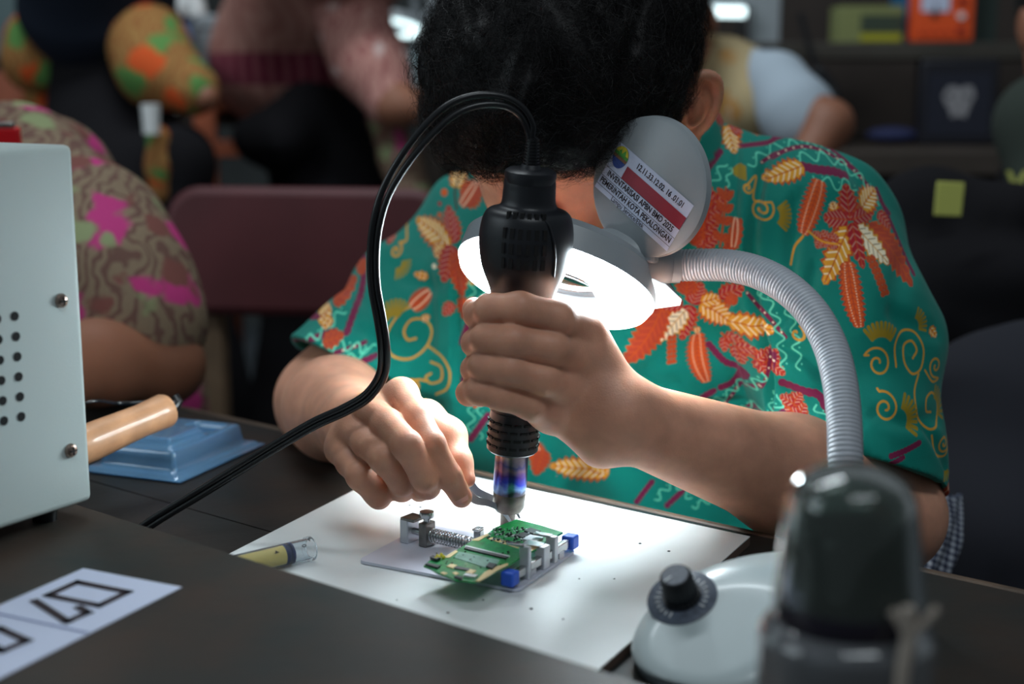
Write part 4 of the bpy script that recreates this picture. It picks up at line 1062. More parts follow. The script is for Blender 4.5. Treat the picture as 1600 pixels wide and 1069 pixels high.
for px, dp, wd_ in [
    ([(1222, 208), (1195, 255), (1180, 330), (1176, 420), (1184, 500), (1200, 560), (1206, 640), (1208, 700)], .010, .005),
    ([(1246, 285), (1240, 350), (1236, 430), (1228, 520)], .006, .006), ([(1275, 400), (1262, 470), (1240, 540)], .005, .006),
    ([(1152, 200), (1150, 300), (1150, 420)], .004, .0035), ([(1130, 400), (1135, 520), (1165, 640)], .005, .007),
    ([(1060, 626), (1110, 628), (1172, 624)], .004, .0028), ([(1060, 628), (1068, 700)], .003, .003),
    ([(960, 560), (1010, 600), (1070, 600)], .005, .008), ([(1000, 560), (1030, 620), (1040, 680)], .005, .008),
    ([(1210, 540), (1260, 560), (1300, 600)], .007, .006), ([(1215, 600), (1260, 640), (1300, 670)], .005, .006),
    ([(1380, 480), (1430, 510), (1470, 520)], .004, .008), ([(1352, 640), (1420, 660), (1485, 640)], .004, .007), ([(1440, 660), (1475, 720), (1478, 770)], .005, .006),
    ([(712, 430), (716, 520), (714, 640)], .008, .005), ([(668, 420), (672, 500), (670, 560)], .005, .007), ([(738, 440), (728, 540), (722, 640)], .006, .004),
    ([(600, 600), (640, 620), (700, 640)], .006, .008), ([(560, 500), (600, 560), (610, 610)], .005, .008), ([(540, 440), (575, 480), (590, 540)], .005, .008), ([(610, 400), (640, 440), (700, 450)], .004, .008),
    ([(1300, 235), (1350, 300), (1370, 380)], .003, .010), ([(1420, 380), (1400, 470), (1420, 560)], .004, .010)]:
    crease(px, dp, wd_)
Vs = relax(Vs, Fs_, 1, 0.4)

# ---- cloth pattern, drawn on a flat canvas and dyed into the cloth points
CX0, CY0, CW, CH, CS = 400, 140, 1140, 760, 1.6
TEAL = np.array(srgb(3, 121, 108)[:3]); MAR = np.array(srgb(112, 28, 66)[:3]); GOLD = np.array(srgb(214, 150, 40)[:3]); ORG = np.array(srgb(206, 86, 26)[:3])
RED = np.array(srgb(160, 26, 38)[:3]); CRM = np.array(srgb(236, 222, 190)[:3]); RUST = np.array(srgb(168, 62, 40)[:3]); LT = np.array(srgb(96, 204, 172)[:3]); DKB = np.array(srgb(70, 40, 24)[:3]); OLI = np.array(srgb(150, 128, 34)[:3])
canvas = np.tile(TEAL.astype(np.float32), (int(CH*CS), int(CW*CS), 1))
def region(x0, y0, x1, y1):
    i0 = max(0, int((y0-CY0)*CS)); i1 = min(canvas.shape[0], int((y1-CY0)*CS)+2); j0 = max(0, int((x0-CX0)*CS)); j1 = min(canvas.shape[1], int((x1-CX0)*CS)+2)
    if i1 <= i0 or j1 <= j0: return None
    yy, xx = np.mgrid[i0:i1, j0:j1]; return i0, i1, j0, j1, xx/CS+CX0, yy/CS+CY0
def blend(r, a, col):
    i0, i1, j0, j1 = r[:4]; a = np.clip(a, 0, 1)[..., None].astype(np.float32); canvas[i0:i1, j0:j1] = canvas[i0:i1, j0:j1]*(1-a) + col*a
def line(pts, w, col, dash=None):
    pts = np.asarray(pts, float); acc = 0
    for p, q in zip(pts[:-1], pts[1:]):
        L = np.hypot(*(q-p)); acc += L
        if dash and int(acc/dash) % 2: continue
        r = region(min(p[0], q[0])-w-1, min(p[1], q[1])-w-1, max(p[0], q[0])+w+1, max(p[1], q[1])+w+1)
        if r is None: continue
        X, Y = r[4], r[5]; d = q-p; t = np.clip(((X-p[0])*d[0]+(Y-p[1])*d[1])/(L*L+1e-9), 0, 1)
        blend(r, (w/2 - np.hypot(X-p[0]-t*d[0], Y-p[1]-t*d[1]))*CS+0.5, col)
def fill(pts, col):
    pts = np.asarray(pts, float); r = region(pts[:, 0].min()-1, pts[:, 1].min()-1, pts[:, 0].max()+1, pts[:, 1].max()+1)
    if r is None: return
    X, Y = r[4], r[5]; ins = np.zeros(X.shape, bool)
    for p, q in zip(pts, np.roll(pts, -1, 0)):
        c = (p[1] > Y) != (q[1] > Y)
        with np.errstate(divide='ignore', invalid='ignore'): xi = (q[0]-p[0])*(Y-p[1])/(q[1]-p[1])+p[0]
        ins ^= c & (X < xi)
    blend(r, ins.astype(float), col)
def dot(x, y, rad, col):
    r = region(x-rad-1, y-rad-1, x+rad+1, y+rad+1)
    if r is not None: blend(r, (rad-np.hypot(r[4]-x, r[5]-y))*CS+.5, col)
def leaf(x0, y0, x1, y1, w, base, tip, edge, vein, teeth=9, bend=0.0, dots=None, curve=0.85):
    """serrated batik leaf from stem to tip: outline, fill, midrib and side veins"""
    a = np.array([x0, y0], float); b = np.array([x1, y1], float); d = b-a; L = np.hypot(*d); t_ = d/L; n_ = np.array([-t_[1], t_[0]])
    def ctr(t): return a + d*t + n_*bend*L*math.sin(PI*t)
    def wd(t):
        t = min(1, max(0, t))
        return w/2 * (max(0.0, math.sin(PI*min(1, (t*0.97+0.02)**0.8)))**curve*1.1 if curve < .5 else (t+.01)**0.45*(1-t+.001)**0.8/0.442*1.2)
    def outl(sc, tooth):
        l = []; r = []
        for i in range(teeth*2+1):
            t = i/(teeth*2); k = wd(t)*sc + (tooth*w*0.10*(1 if i % 2 else -1)*min(1, 3.5*(1-t)) if 0 < i < teeth*2 else 0)
            tt = min(1, t + (0.02 if i % 2 else 0)); l.append(ctr(tt) + n_*k); r.append(ctr(tt) - n_*k)
        return [a] + l + [b] + r[::-1]
    fill(outl(1.18, 1.2), edge); fill(outl(0.92, 1.0), base)
    if tip is not None:
        fill([ctr(t)+n_*wd(t)*0.55*s for s in (1,) for t in np.linspace(0.05, .95, 12)] + [ctr(t)-n_*wd(t)*0.55 for t in np.linspace(.95, 0.05, 12)], tip)
    for i in range(teeth):
        t = (i+0.5)/teeth; c = ctr(t); k = wd(min(1, t+0.06))
        for s in (1, -1): line([c + n_*s*k*0.10, c + t_*k*0.60 + n_*s*k*0.80], max(1.2, w*(0.075 if vein is CRM else 0.04)), vein)
    line([ctr(t) for t in np.linspace(0, 0.96, 14)], max(1.6, w*0.06), edge)
    if dots is not None:
        for i in range(teeth*2):
            t = (i+0.5)/(teeth*2)
            for s in (1, -1): q = ctr(t) + n_*s*wd(t)*0.5; dot(q[0], q[1], max(1.1, w*0.035), dots)
def goldleaf(x0, y0, x1, y1, w, **k): leaf(x0, y0, x1, y1, w, GOLD, None, ORG*0.75, CRM, **k)
def whiteleaf(x0, y0, x1, y1, w, **k): leaf(x0, y0, x1, y1, w, CRM, None, GOLD*.8, DKB, **k)
def redleaf(x0, y0, x1, y1, w, **k): leaf(x0, y0, x1, y1, w, RED, None, ORG*.75, CRM*.42 + RED*.58, **k)
def rustleaf(x0, y0, x1, y1, w, **k): leaf(x0, y0, x1, y1, w, RUST, None, ORG*.8, ORG*.6+RUST*.4, **k)
def seedpod(x0, y0, x1, y1, w, **k): leaf(x0, y0, x1, y1, w, ORG, None, RUST, RUST, dots=CRM*.7+ORG*.3, teeth=12, curve=0.35, **k)
def spiral(cx, cy, r, a0, turns, col=GOLD*.9+TEAL*.1, w=3.2, dirn=1, tail=None):
    pts = [(cx + r*(1-t*0.86)*math.cos(a0 + dirn*t*turns*2*PI), cy + r*(1-t*0.86)*math.sin(a0 + dirn*t*turns*2*PI)) for t in np.linspace(0, 1, 44)]
    if tail: pts = [tuple(q) for q in curve_pts([(p[0], p[1]) + (0,) for p in tail] + [pts[0] + (0,)], 6)[:, :2]] + pts
    line(pts, w, col)
def fan(cx, cy, r, a0, a1, n=8, r0=0.25, col=OLI):
    for t in np.linspace(a0, a1, n):
        t = math.radians(t); line([(cx+r*r0*math.cos(t), cy+r*r0*math.sin(t)), (cx+r*math.cos(t), cy+r*math.sin(t))], r*0.14, col)
def cat(pts, n=10): return curve_pts([(x, y, 0) for x, y in pts], n)[:, :2]
def band(pts, w=9, col=MAR):
    p = cat(pts, 14); s = np.r_[0, np.cumsum(np.hypot(*np.diff(p, axis=0).T))]; 
    for u in np.arange(0, s[-1], w*0.9): dot(np.interp(u, s, p[:, 0]), np.interp(u, s, p[:, 1]), w*0.62, col)
    line(p, w, col)
def thinband(pts):
    p = cat(pts, 14); line(p, 6, MAR); s = np.r_[0, np.cumsum(np.hypot(*np.diff(p, axis=0).T))]
    for u in np.arange(0, s[-1], 16): dot(np.interp(u, s, p[:, 0]), np.interp(u, s, p[:, 1]), 1.4, CRM)
def wave(pts, amp=8, wl=34, w=2.4, dots=True):
    p = cat(pts, 14); s = np.r_[0, np.cumsum(np.hypot(*np.diff(p, axis=0).T))]; u = np.arange(0, s[-1], 2.5)
    x = np.interp(u, s, p[:, 0]); y = np.interp(u, s, p[:, 1]); tx, ty = np.gradient(x), np.gradient(y); L = np.hypot(tx, ty)+1e-9
    o = amp*np.sin(u/wl*2*PI); line(np.stack([x - ty/L*o, y + tx/L*o], 1), w, LT)
    if dots:
        for k in range(len(u)):
            if k % int(wl/2.5) == int(wl/5): dot(x[k] - ty[k]/L[k]*-amp*.6, y[k] + tx[k]/L[k]*-amp*.6, 1.3, LT)
def spray(pts, n, ll, col_leaf, side=(1, -1), w=15):
    p = cat(pts, 10); line(p, 3, ORG*.8)
    for i in range(n):
        t = (i+0.5)/n; k = int(t*(len(p)-2)); d = p[k+1]-p[k]; d = d/np.hypot(*d); nn = np.array([-d[1], d[0]])
        for s in side: q = p[k] + (d*0.7 + nn*s*0.75)*ll; col_leaf(p[k][0], p[k][1], q[0], q[1], w, teeth=4)

# right sleeve and shoulder bands
wave([(1190, 265), (1250, 238), (1320, 240), (1385, 285)], 7, 34)
band([(1180, 238), (1235, 232), (1255, 225), (1290, 222), (1340, 240), (1390, 290)], 6)
thinband([(1215, 262), (1260, 243), (1310, 240), (1360, 265), (1400, 305), (1435, 350)])
wave([(1260, 262), (1300, 252), (1345, 262), (1395, 300), (1420, 330)], 8, 36)
band([(1268, 265), (1300, 272), (1330, 276), (1352, 284)], 12)
wave([(1290, 282), (1330, 297), (1355, 295), (1368, 310)], 8, 34)
band([(1415, 310), (1440, 390), (1452, 440)], 7)
goldleaf(1278, 266, 1210, 288, 24, teeth=7)
goldleaf(1172, 205, 1174, 250, 26, teeth=6)
redleaf(1160, 205, 1155, 175, 18, teeth=4); redleaf(1178, 215, 1200, 203, 17, teeth=4); goldleaf(1215, 208, 1240, 212, 16, teeth=4); rustleaf(1228, 200, 1208, 212, 14, teeth=4)
fan(1185, 262, 26, 100, 150, 7); fan(1222, 330, 30, -60, 70, 0)
spiral(1200, 332, 19, -0.6, 1.6, dirn=1, tail=[(1180, 297), (1200, 283), (1190, 318)])
spiral(1182, 300, 9, 0.4, 1.2)
fan(1238, 332, 32, -50, 30, 0); fan(1212, 340, 34, -35, 45, 8, r0=.5)
seedpod(1300, 288, 1262, 370, 26)
line(cat([(1262, 372), (1248, 390), (1238, 415)]), 3, GOLD)
# big flower on the sleeve
redleaf(1345, 352, 1347, 295, 30, teeth=6); redleaf(1340, 350, 1298, 345, 27, teeth=6); redleaf(1350, 350, 1400, 342, 22, teeth=6)
rustleaf(1380, 362, 1440, 455, 34, teeth=9, bend=-.08); redleaf(1408, 345, 1428, 372, 16, teeth=5)
goldleaf(1338, 362, 1280, 440, 28, teeth=8); whiteleaf(1355, 362, 1400, 418, 28, teeth=7); redleaf(1347, 355, 1348, 420, 20, teeth=6)
goldleaf(1375, 335, 1412, 308, 30, teeth=6); goldleaf(1320, 335, 1316, 322, 14, teeth=3)
seedpod(1324, 410, 1326, 500, 26, bend=.04)
for i in range(7): rustleaf(1366+i*2, 405+i*8, 1376+i*2, 409+i*8, 7, teeth=2); rustleaf(1366+i*2, 405+i*8, 1358+i*2, 411+i*8, 7, teeth=2)
spray([(1320, 385), (1300, 378), (1280, 378)], 3, 16, redleaf, w=11); line(cat([(1270, 365), (1290, 380), (1315, 385)]), 3, GOLD)
# scroll work low on the sleeve
spiral(1352, 552, 24, -2.6, 1.4, tail=[(1338, 540)]); line(cat([(1383, 560), (1386, 530), (1405, 514), (1430, 520), (1442, 545), (1432, 570), (1412, 574), (1400, 556), (1404, 535), (1420, 530), (1428, 544), (1418, 554)]), 3.2, GOLD*.9+TEAL*.1)
line(cat([(1425, 577), (1409, 600), (1410, 632), (1430, 652), (1452, 648), (1462, 628), (1452, 610), (1434, 612), (1430, 628), (1442, 634)]), 3.2, GOLD*.9+TEAL*.1)
spiral(1466, 575, 16, 2.0, 1.3, tail=[(1440, 575), (1455, 595), (1472, 596)])
spiral(1352, 610, 22, -1.8, 1.5, tail=[(1345, 585)]); spiral(1460, 680, 15, 0, 1.5, tail=[(1434, 662), (1440, 690), (1462, 700), (1478, 680)])
fan(1360, 535, 40, -130, -40, 9, r0=.55); fan(1372, 628, 36, -60, 40, 9, r0=.5); fan(1428, 512, 30, -60, 20, 7, r0=.5); fan(1448, 632, 32, -60, 40, 8, r0=.5); fan(1466, 718, 20, 60, 140, 6, r0=.4)
band([(1352, 672), (1375, 668), (1390, 665), (1404, 662)], 7); band([(1352, 682), (1372, 676)], 6)
seedpod(1478, 745, 1470, 785, 20); goldleaf(1466, 520, 1478, 535, 12, teeth=3); goldleaf(1420, 742, 1440, 752, 12, teeth=3)
# collar and chest right of the lamp
band([(1092, 310), (1115, 280), (1150, 245)], 8); band([(1100, 352), (1128, 325), (1150, 305)], 6)
wave([(1100, 330), (1125, 300), (1152, 262)], 6, 26); wave([(1148, 300), (1162, 270)], 4, 22)
spray([(1105, 395), (1110, 350), (1130, 310)], 5, 30, redleaf, w=14); rustleaf(1140, 400, 1165, 345, 16, teeth=6); seedpod(1150, 390, 1158, 345, 14)
rustleaf(1092, 390, 1100, 330, 18, teeth=7)
spray([(1130, 390), (1140, 340), (1148, 300)], 4, 18, rustleaf, w=9)
# chest flower under the neck
redleaf(1085, 480, 1100, 445, 24, teeth=6); redleaf(1082, 482, 1070, 540, 24, teeth=7); whiteleaf(1075, 490, 1030, 540, 26, teeth=7); goldleaf(1100, 480, 1150, 515, 30, teeth=7, bend=-.05); goldleaf(1145, 510, 1202, 507, 26, teeth=6)
goldleaf(1100, 478, 1130, 470, 20, teeth=4)
rustleaf(1040, 482, 975, 575, 32, teeth=10, bend=-.06); redleaf(1070, 480, 1025, 478, 20, teeth=6)
seedpod(1095, 530, 1112, 610, 26, bend=.08); redleaf(1130, 470, 1165, 450, 20, teeth=5); rustleaf(1140, 470, 1155, 478, 16, teeth=4); rustleaf(1075, 465, 1080, 430, 24, teeth=5)
for i in range(6): rustleaf(1054, 532+i*8, 1062, 534+i*8, 6, teeth=2); rustleaf(1054, 532+i*8, 1046, 536+i*8, 6, teeth=2)
spray([(1135, 530), (1155, 548), (1180, 555), (1200, 552)], 4, 24, redleaf, w=13)
goldleaf(1094, 518, 1096, 530, 8, teeth=3); goldleaf(980, 592, 1000, 600, 14, teeth=3)
thinband([(1170, 460), (1195, 490), (1215, 515)]); thinband([(1135, 660), (1160, 625), (1185, 585), (1198, 540)])
for dx in (0, 22): wave([(1190+dx, 455), (1205+dx, 490), (1210+dx, 560)], 6, 24)
band([(1115, 548), (1140, 575), (1165, 585), (1155, 610), (1135, 620)], 9); band([(1168, 668), (1185, 650), (1205, 625), (1212, 605)], 9); band([(1098, 640), (1125, 625)], 9)
wave([(1115, 652), (1150, 630), (1175, 600), (1185, 570)], 7, 24); wave([(1160, 668), (1190, 640), (1205, 600)], 6, 22)
band([(1207, 580), (1235, 588), (1255, 592), (1265, 612), (1290, 640)], 10); wave([(1250, 605), (1270, 640), (1290, 660)], 7, 24); thinband([(1240, 635), (1270, 665), (1300, 682)])
spray([(1222, 650), (1225, 625), (1218, 598)], 4, 20, redleaf, w=13); goldleaf(1212, 655, 1245, 660, 26, teeth=5); goldleaf(1215, 665, 1225, 690, 20, teeth=4); seedpod(1290, 690, 1240, 692, 16)
spiral(1232, 510, 12, -1, 1.0); fan(1250, 516, 10, -60, 60, 4)
# placket left of the gun and the left panel
goldleaf(704, 312, 708, 272, 24, teeth=6, curve=.45); rustleaf(718, 330, 748, 302, 28, teeth=6); seedpod(715, 335, 740, 300, 16)
redleaf(706, 388, 692, 338, 24, teeth=7); goldleaf(700, 395, 634, 366, 30, teeth=8); goldleaf(690, 398, 672, 412, 16, teeth=4)
redleaf(704, 392, 690, 450, 24, teeth=7); goldleaf(715, 415, 740, 450, 26, teeth=7); rustleaf(712, 400, 720, 470, 22, teeth=7)
line(cat([(708, 340), (702, 320), (706, 300)]), 3, DKB)
dot(683, 320, 6, ORG); dot(676, 338, 3.5, RED); dot(677, 355, 4, ORG); dot(674, 427, 4, CRM)
spiral(608, 408, 10, -1.2, 1.3, tail=[(620, 350), (617, 375), (622, 395)]); fan(612, 425, 22, -10, 90, 8, r0=.4); fan(630, 330, 14, 120, 200, 5)
redleaf(588, 395, 602, 384, 12, teeth=4)
band([(625, 300), (660, 290), (690, 268)], 8); wave([(655, 270), (685, 262)], 4, 20)
GS = GOLD*.85+TEAL*.15
line(cat([(655, 484), (625, 492), (606, 520), (612, 550), (640, 562), (664, 548), (672, 525), (660, 508), (640, 506), (630, 520), (636, 534), (648, 534)]), 3.4, GS)
line(cat([(668, 548), (690, 562), (702, 585), (698, 610), (680, 622)]), 3.4, GS); line(cat([(672, 570), (688, 578), (688, 598), (672, 604), (664, 594), (672, 588)]), 3.4, GS); fan(614, 505, 30, -150, -50, 9, r0=.35)
seedpod(640, 488, 668, 466, 22); line(cat([(628, 600), (650, 596), (665, 600)]), 3, GOLD); goldleaf(662, 500, 662, 512, 10, teeth=3)
spiral(640, 610, 18, -2.4, 1.2, w=3.4); goldleaf(664, 445, 640, 440, 10, teeth=3)
redleaf(706, 480, 690, 500, 14, teeth=4); rustleaf(722, 470, 732, 510, 18, teeth=5)
# left sleeve hem
band([(556, 420), (560, 460), (548, 510)], 9); band([(462, 530), (500, 515), (530, 508)], 7); thinband([(530, 535), (575, 526)]); band([(556, 555), (590, 548)], 8)
wave([(480, 522), (510, 508), (540, 480)], 6, 22); wave([(500, 535), (540, 525), (590, 540)], 7, 24); wave([(540, 545), (580, 540)], 6, 22)
goldleaf(500, 495, 518, 480, 20, teeth=4); rustleaf(520, 475, 548, 445, 18, teeth=5); rustleaf(548, 440, 560, 420, 14, teeth=4); rustleaf(515, 520, 545, 512, 16, teeth=4); goldleaf(520, 490, 512, 505, 12, teeth=3)
band([(470, 500), (500, 492)], 5)
# placket strip below the fist and lower hem
for x in (738, 752):
    wave([(x, 440), (x-6, 520), (x, 600), (x-4, 690)], 6, 28)
band([(735, 500), (720, 540)], 8); thinband([(750, 470), (740, 560)]); band([(730, 580), (722, 600)], 7); band([(735, 690), (762, 650)], 9); rustleaf(735, 470, 742, 500, 16, teeth=4); rustleaf(745, 610, 742, 640, 14, teeth=4)
goldleaf(955, 748, 860, 742, 30, teeth=9); seedpod(845, 730, 830, 700, 22); rustleaf(850, 715, 838, 755, 22, teeth=6)
band([(1000, 800), (1025, 770)], 8); band([(1050, 810), (1075, 785)], 8); wave([(1030, 800), (1060, 775), (1090, 800)], 6, 22); wave([(1090, 812), (1130, 800)], 6, 22)
goldleaf(925, 735, 955, 750, 18, teeth=4); rustleaf(600, 655, 640, 640, 14, teeth=4)

def cloth_uv(V):
    ye = 1.10 - 0.40*V[:, 0]
    t = ye; d = V[:, 2] - CAMZ
    f = ye*math.cos(PITCH) - d*math.sin(PITCH); u = ye*math.sin(PITCH) + d*math.cos(PITCH)
    return 800 + FPX*V[:, 0]/f, 534.5 - FPX*u/f
def subdivide(V, F):
    e = np.concatenate([F[:, [0, 1]], F[:, [1, 2]], F[:, [2, 3]], F[:, [3, 0]]]); e.sort(1)
    key = e[:, 0].astype(np.int64)*len(V) + e[:, 1]; u, inv = np.unique(key, return_inverse=True)
    a = u // len(V); b = u % len(V); mid = (V[a]+V[b])/2; cen = V[F].mean(1); n0 = len(V); n1 = n0+len(u); nf = len(F)
    m = inv.reshape(4, nf).T + n0; c = np.arange(nf) + n1
    return np.vstack([V, mid, cen]), np.concatenate([np.stack([F[:, 0], m[:, 0], c, m[:, 3]], 1), np.stack([F[:, 1], m[:, 1], c, m[:, 0]], 1), np.stack([F[:, 2], m[:, 2], c, m[:, 1]], 1), np.stack([F[:, 3], m[:, 3], c, m[:, 2]], 1)])
def dye(V):
    u, v = cloth_uv(V); x = (u-CX0)*CS; y = (v-CY0)*CS
    # the pattern repeats over the unseen back and hem
    Wc, Hc = canvas.shape[1], canvas.shape[0]
    x = np.abs((x + 2*Wc) % (2*Wc) - 0); x = np.where(x >= Wc-1, 2*Wc-1-x, x); x = np.clip(x, 0, Wc-1.01)
    y = (y + 4*Hc) % (2*Hc); y = np.where(y >= Hc-1, 2*Hc-1-y, y); y = np.clip(y, 0, Hc-1.01)
    i = y.astype(int); j = x.astype(int); fy = (y-i)[:, None]; fx = (x-j)[:, None]; i2 = np.minimum(i+1, Hc-1); j2 = np.minimum(j+1, Wc-1)
    return (canvas[i, j]*(1-fy)*(1-fx) + canvas[i2, j]*fy*(1-fx) + canvas[i, j2]*(1-fy)*fx + canvas[i2, j2]*fy*fx)
Vd, Fd = subdivide(Vs, Fs_)
nn_ = np.cross(Vd[Fd[:, 2]]-Vd[Fd[:, 0]], Vd[Fd[:, 3]]-Vd[Fd[:, 1]])
front = (nn_[:, 1] < 0.15*np.linalg.norm(nn_, axis=1)) & (Vd[Fd[:, 0], 2] > 0.72)
def fine_obj(name, V, F, sel):
    """front of the cloth gets finer points so that the print is crisp"""
    Vf, Ff = subdivide(V, F[sel]); F2 = np.concatenate([Ff, F[~sel] ]); 
    used, inv = np.unique(F2, return_inverse=True); return Vf[used], inv.reshape(F2.shape)
Vd2, Fd2 = fine_obj('shirt', Vd, Fd, front)
print('shirt fine', len(Vd2))
person.part('batik_shirt', (Vd2, Fd2), M['shirt'], angle=0, colors=dye(Vd2), label='green batik short sleeved shirt with gold and red leaf motifs')

# collar: a folded band round the neck
def collar():
    c0 = neckb + A(0.0, -0.012, 0.022); n = 60; V = []; F = []
    rows = [(0.068, -0.030), (0.0665, 0.014), (0.0675, 0.038), (0.071, 0.040), (0.082, 0.014), (0.097, -0.030)]
    for i in range(n+1):
        t = math.radians(-62 + 304*i/n) ; dx, dy = math.cos(t), math.sin(t)
        fr = max(0, -dy)
        for r, h in rows:
            V.append(c0 + A(dx*r*1.08, dy*r*1.0, h - 0.035*fr))
    m = len(rows)
    for i in range(n):
        for j in range(m-1): F.append((i*m+j, (i+1)*m+j, (i+1)*m+j+1, i*m+j+1))
    return np.array(V), np.array(F)
Vc, Fc = collar()
for _ in range(3): Vc, Fc = subdivide(Vc, Fc)
co = person.part('collar', (Vc, Fc), M['shirt'], angle=0, colors=dye(Vc))
sld = co.modifiers.new('cloth', 'SOLIDIFY'); sld.thickness = 0.0016

# trousers and a stool under him
g = Group(); 
kneeL = pelvis + nF*0.40 + sL*0.12 + A(0, 0, -0.04); kneeR = pelvis + nF*0.40 - sL*0.12 + A(0, 0, -0.04)
kneeL[2] = kneeR[2] = 0.52
for kq, s in ((kneeL, 1), (kneeR, -1)):
    hip = pelvis + sL*0.09*s + A(0, 0, -0.02); g.u(rc(hip, kq, 0.085, 0.062), 0.03); g.u(rc(kq, A(kq[0], kq[1], 0.10), 0.060, 0.05), 0.01)
g.u(ell(pelvis, (0.17, 0.13, 0.10), np.stack([sL, nF, A(0, 0, 1)], 1)), 0.04)
V, F = polygonize(g, 0.008); person.part('trousers', (V, F), M['trousers'], angle=0)
for kq in (kneeL, kneeR):
    g = Group().u(rc(A(kq[0], kq[1], 0.045), A(kq[0], kq[1], 0.045) + nF*0.15, 0.045, 0.036), 0).inter(half(A(0, 0, 0.002), (0, 0, -1)), .004); V, F = polygonize(g, 0.006)
    person.part('shoe', (V, F), M['blackp'], angle=0)
stl = Thing('work_stool', 'dark wooden stool under the person in the green batik shirt', 'stool', (pelvis[0], pelvis[1], 0))
Fst = frame(A(pelvis[0], pelvis[1], 0), sL, -nF)
stl.part('seat', MB().box((0, 0, 0.425), (0.32, 0.34, 0.03), Fst), M['darkwood'], bevel=0.008)
for sx in (-.13, .13):
    for sy in (-.15, .15): stl.part('leg', MB().box((sx, sy, 0.205), (0.035, 0.035, 0.41), Fst), M['darkwood'], smooth=False)

# ================= hair =================
def hair_r(d):   # noisy cap radius factor
    return 1
gh = Group()
Rh = RH
gh.u(ell(Hd(-0.003, 0.036, -0.002), (0.0885, 0.098, 0.108), Rh), 0)
gh.u(ell(Hd(-0.010, 0.045, 0.055), (0.076, 0.068, 0.062), Rh), 0.03)
gh.u(ell(Hd(-0.036, 0.022, 0.045), (0.048, 0.060, 0.058), Rh), 0.02)
def hn(X):
    x = (X - HC.astype(np.float32)) * 1.0; a, b, c = x[..., 0], x[..., 1], x[..., 2]
    return 0.0042*np.sin(70*a+3*np.sin(50*b))*np.sin(64*c+2*np.sin(60*a)) + 0.0016*np.sin(150*c + 4*np.sin(90*a))*np.sin(140*a)
gh.disp = hn
gh2 = Group().u(gh, 0)
# face opening, nape and ears
pc1 = Hd(0.0, -0.008, 0.07); gh2.inter(Prim(lambda X: -((X - pc1.astype(np.float32)) @ nrm(hu*1.0 - hf*0.55 - hs*0.22).astype(np.float32)) , [-99]*3, [99]*3), 0.006)
gh2.sub(ell(Hd(0.096, -0.018, 0.004), (0.022, 0.038, 0.030), Rh), 0.006)
gh2.sub(ell(Hd(-0.108, -0.018, 0.004), (0.020, 0.034, 0.030), Rh), 0.006)
V, F = polygonize(gh2, 0.0022); V = relax(V, F, 1)
hair = person.part('hair', (V, F), M['hair'], angle=0, label='short wavy black hair')
# strands
def normals(V, F):
    fn = np.cross(V[F[:, 2]]-V[F[:, 0]], V[F[:, 3]]-V[F[:, 1]]); N_ = np.zeros_like(V)
    for k in range(4): np.add.at(N_, F[:, k], fn)
    return N_/(np.linalg.norm(N_, axis=1)[:, None]+1e-12)
Nn = normals(V, F); outw = V - Hd(0, 0.03, 0); ok = (np.einsum('ij,ij->i', Nn, outw) > 0.3*np.linalg.norm(outw, axis=1)) & (((V-HC) @ hs) < 0.094)
cand = np.where(ok)[0]
NS = 42000
pick = rng.choice(cand, NS); root = V[pick] - Nn[pick]*0.002; nrmv = Nn[pick]
lf = np.array([math.sin(1.0), 0, 0])
fwd = hf*0.62 - hu*0.15
def swirl(p):
    q = (p - HC)*1.0; a = 2.2*np.sin(42*q[:, 0]+1.7*np.sin(33*q[:, 2])) + 2.0*np.sin(37*q[:, 2]+2+1.5*np.sin(29*q[:, 0])); return a
ang = swirl(root)*1.0 + rng.normal(0, 0.5, NS)
tg = fwd[None, :] - nrmv*(nrmv@fwd)[:, None]; tg /= np.linalg.norm(tg, axis=1)[:, None]+1e-9; bt = np.cross(nrmv, tg)
dirv = tg*np.cos(ang)[:, None] + bt*np.sin(ang)[:, None]
Lh = rng.uniform(0.010, 0.023, NS); K = 6; wdt = 0.00016
cb = rng.normal(0, 1.1, NS) + 1.3*np.sign(np.sin(ang*2))
PTS = []
for k in range(K):
    t = k/(K-1); a = cb*t*1.6 + 0.5*np.sin(ang*3+t*5)*t
    dk = dirv*np.cos(a)[:, None] + np.cross(nrmv, dirv)*np.sin(a)[:, None]
    PTS.append(root + dk*(Lh*t)[:, None] + nrmv*((0.0058*np.sin(t*PI*0.70) + 0.0030*rng.random(NS)*t))[:, None])
sdv_ = rng.normal(0, 1, (NS, 3)); sdv_ /= np.linalg.norm(sdv_, axis=1)[:, None]
VV = np.zeros((NS, K, 2, 3))
for k in range(K):
    w_ = wdt*(1-0.75*k/(K-1)); VV[:, k, 0] = PTS[k] - sdv_*w_; VV[:, k, 1] = PTS[k] + sdv_*w_
base_i = (np.arange(NS)*K*2)[:, None]; FF = []
for k in range(K-1): FF.append(np.stack([base_i[:, 0]+2*k, base_i[:, 0]+2*k+1, base_i[:, 0]+2*k+3, base_i[:, 0]+2*k+2], 1))
hs_ = make_obj('hair_strands', VV.reshape(-1, 3), np.concatenate(FF), M['hair'], base=person.base, parent=hair, angle=0)
hs_['kind'] = 'stuff'
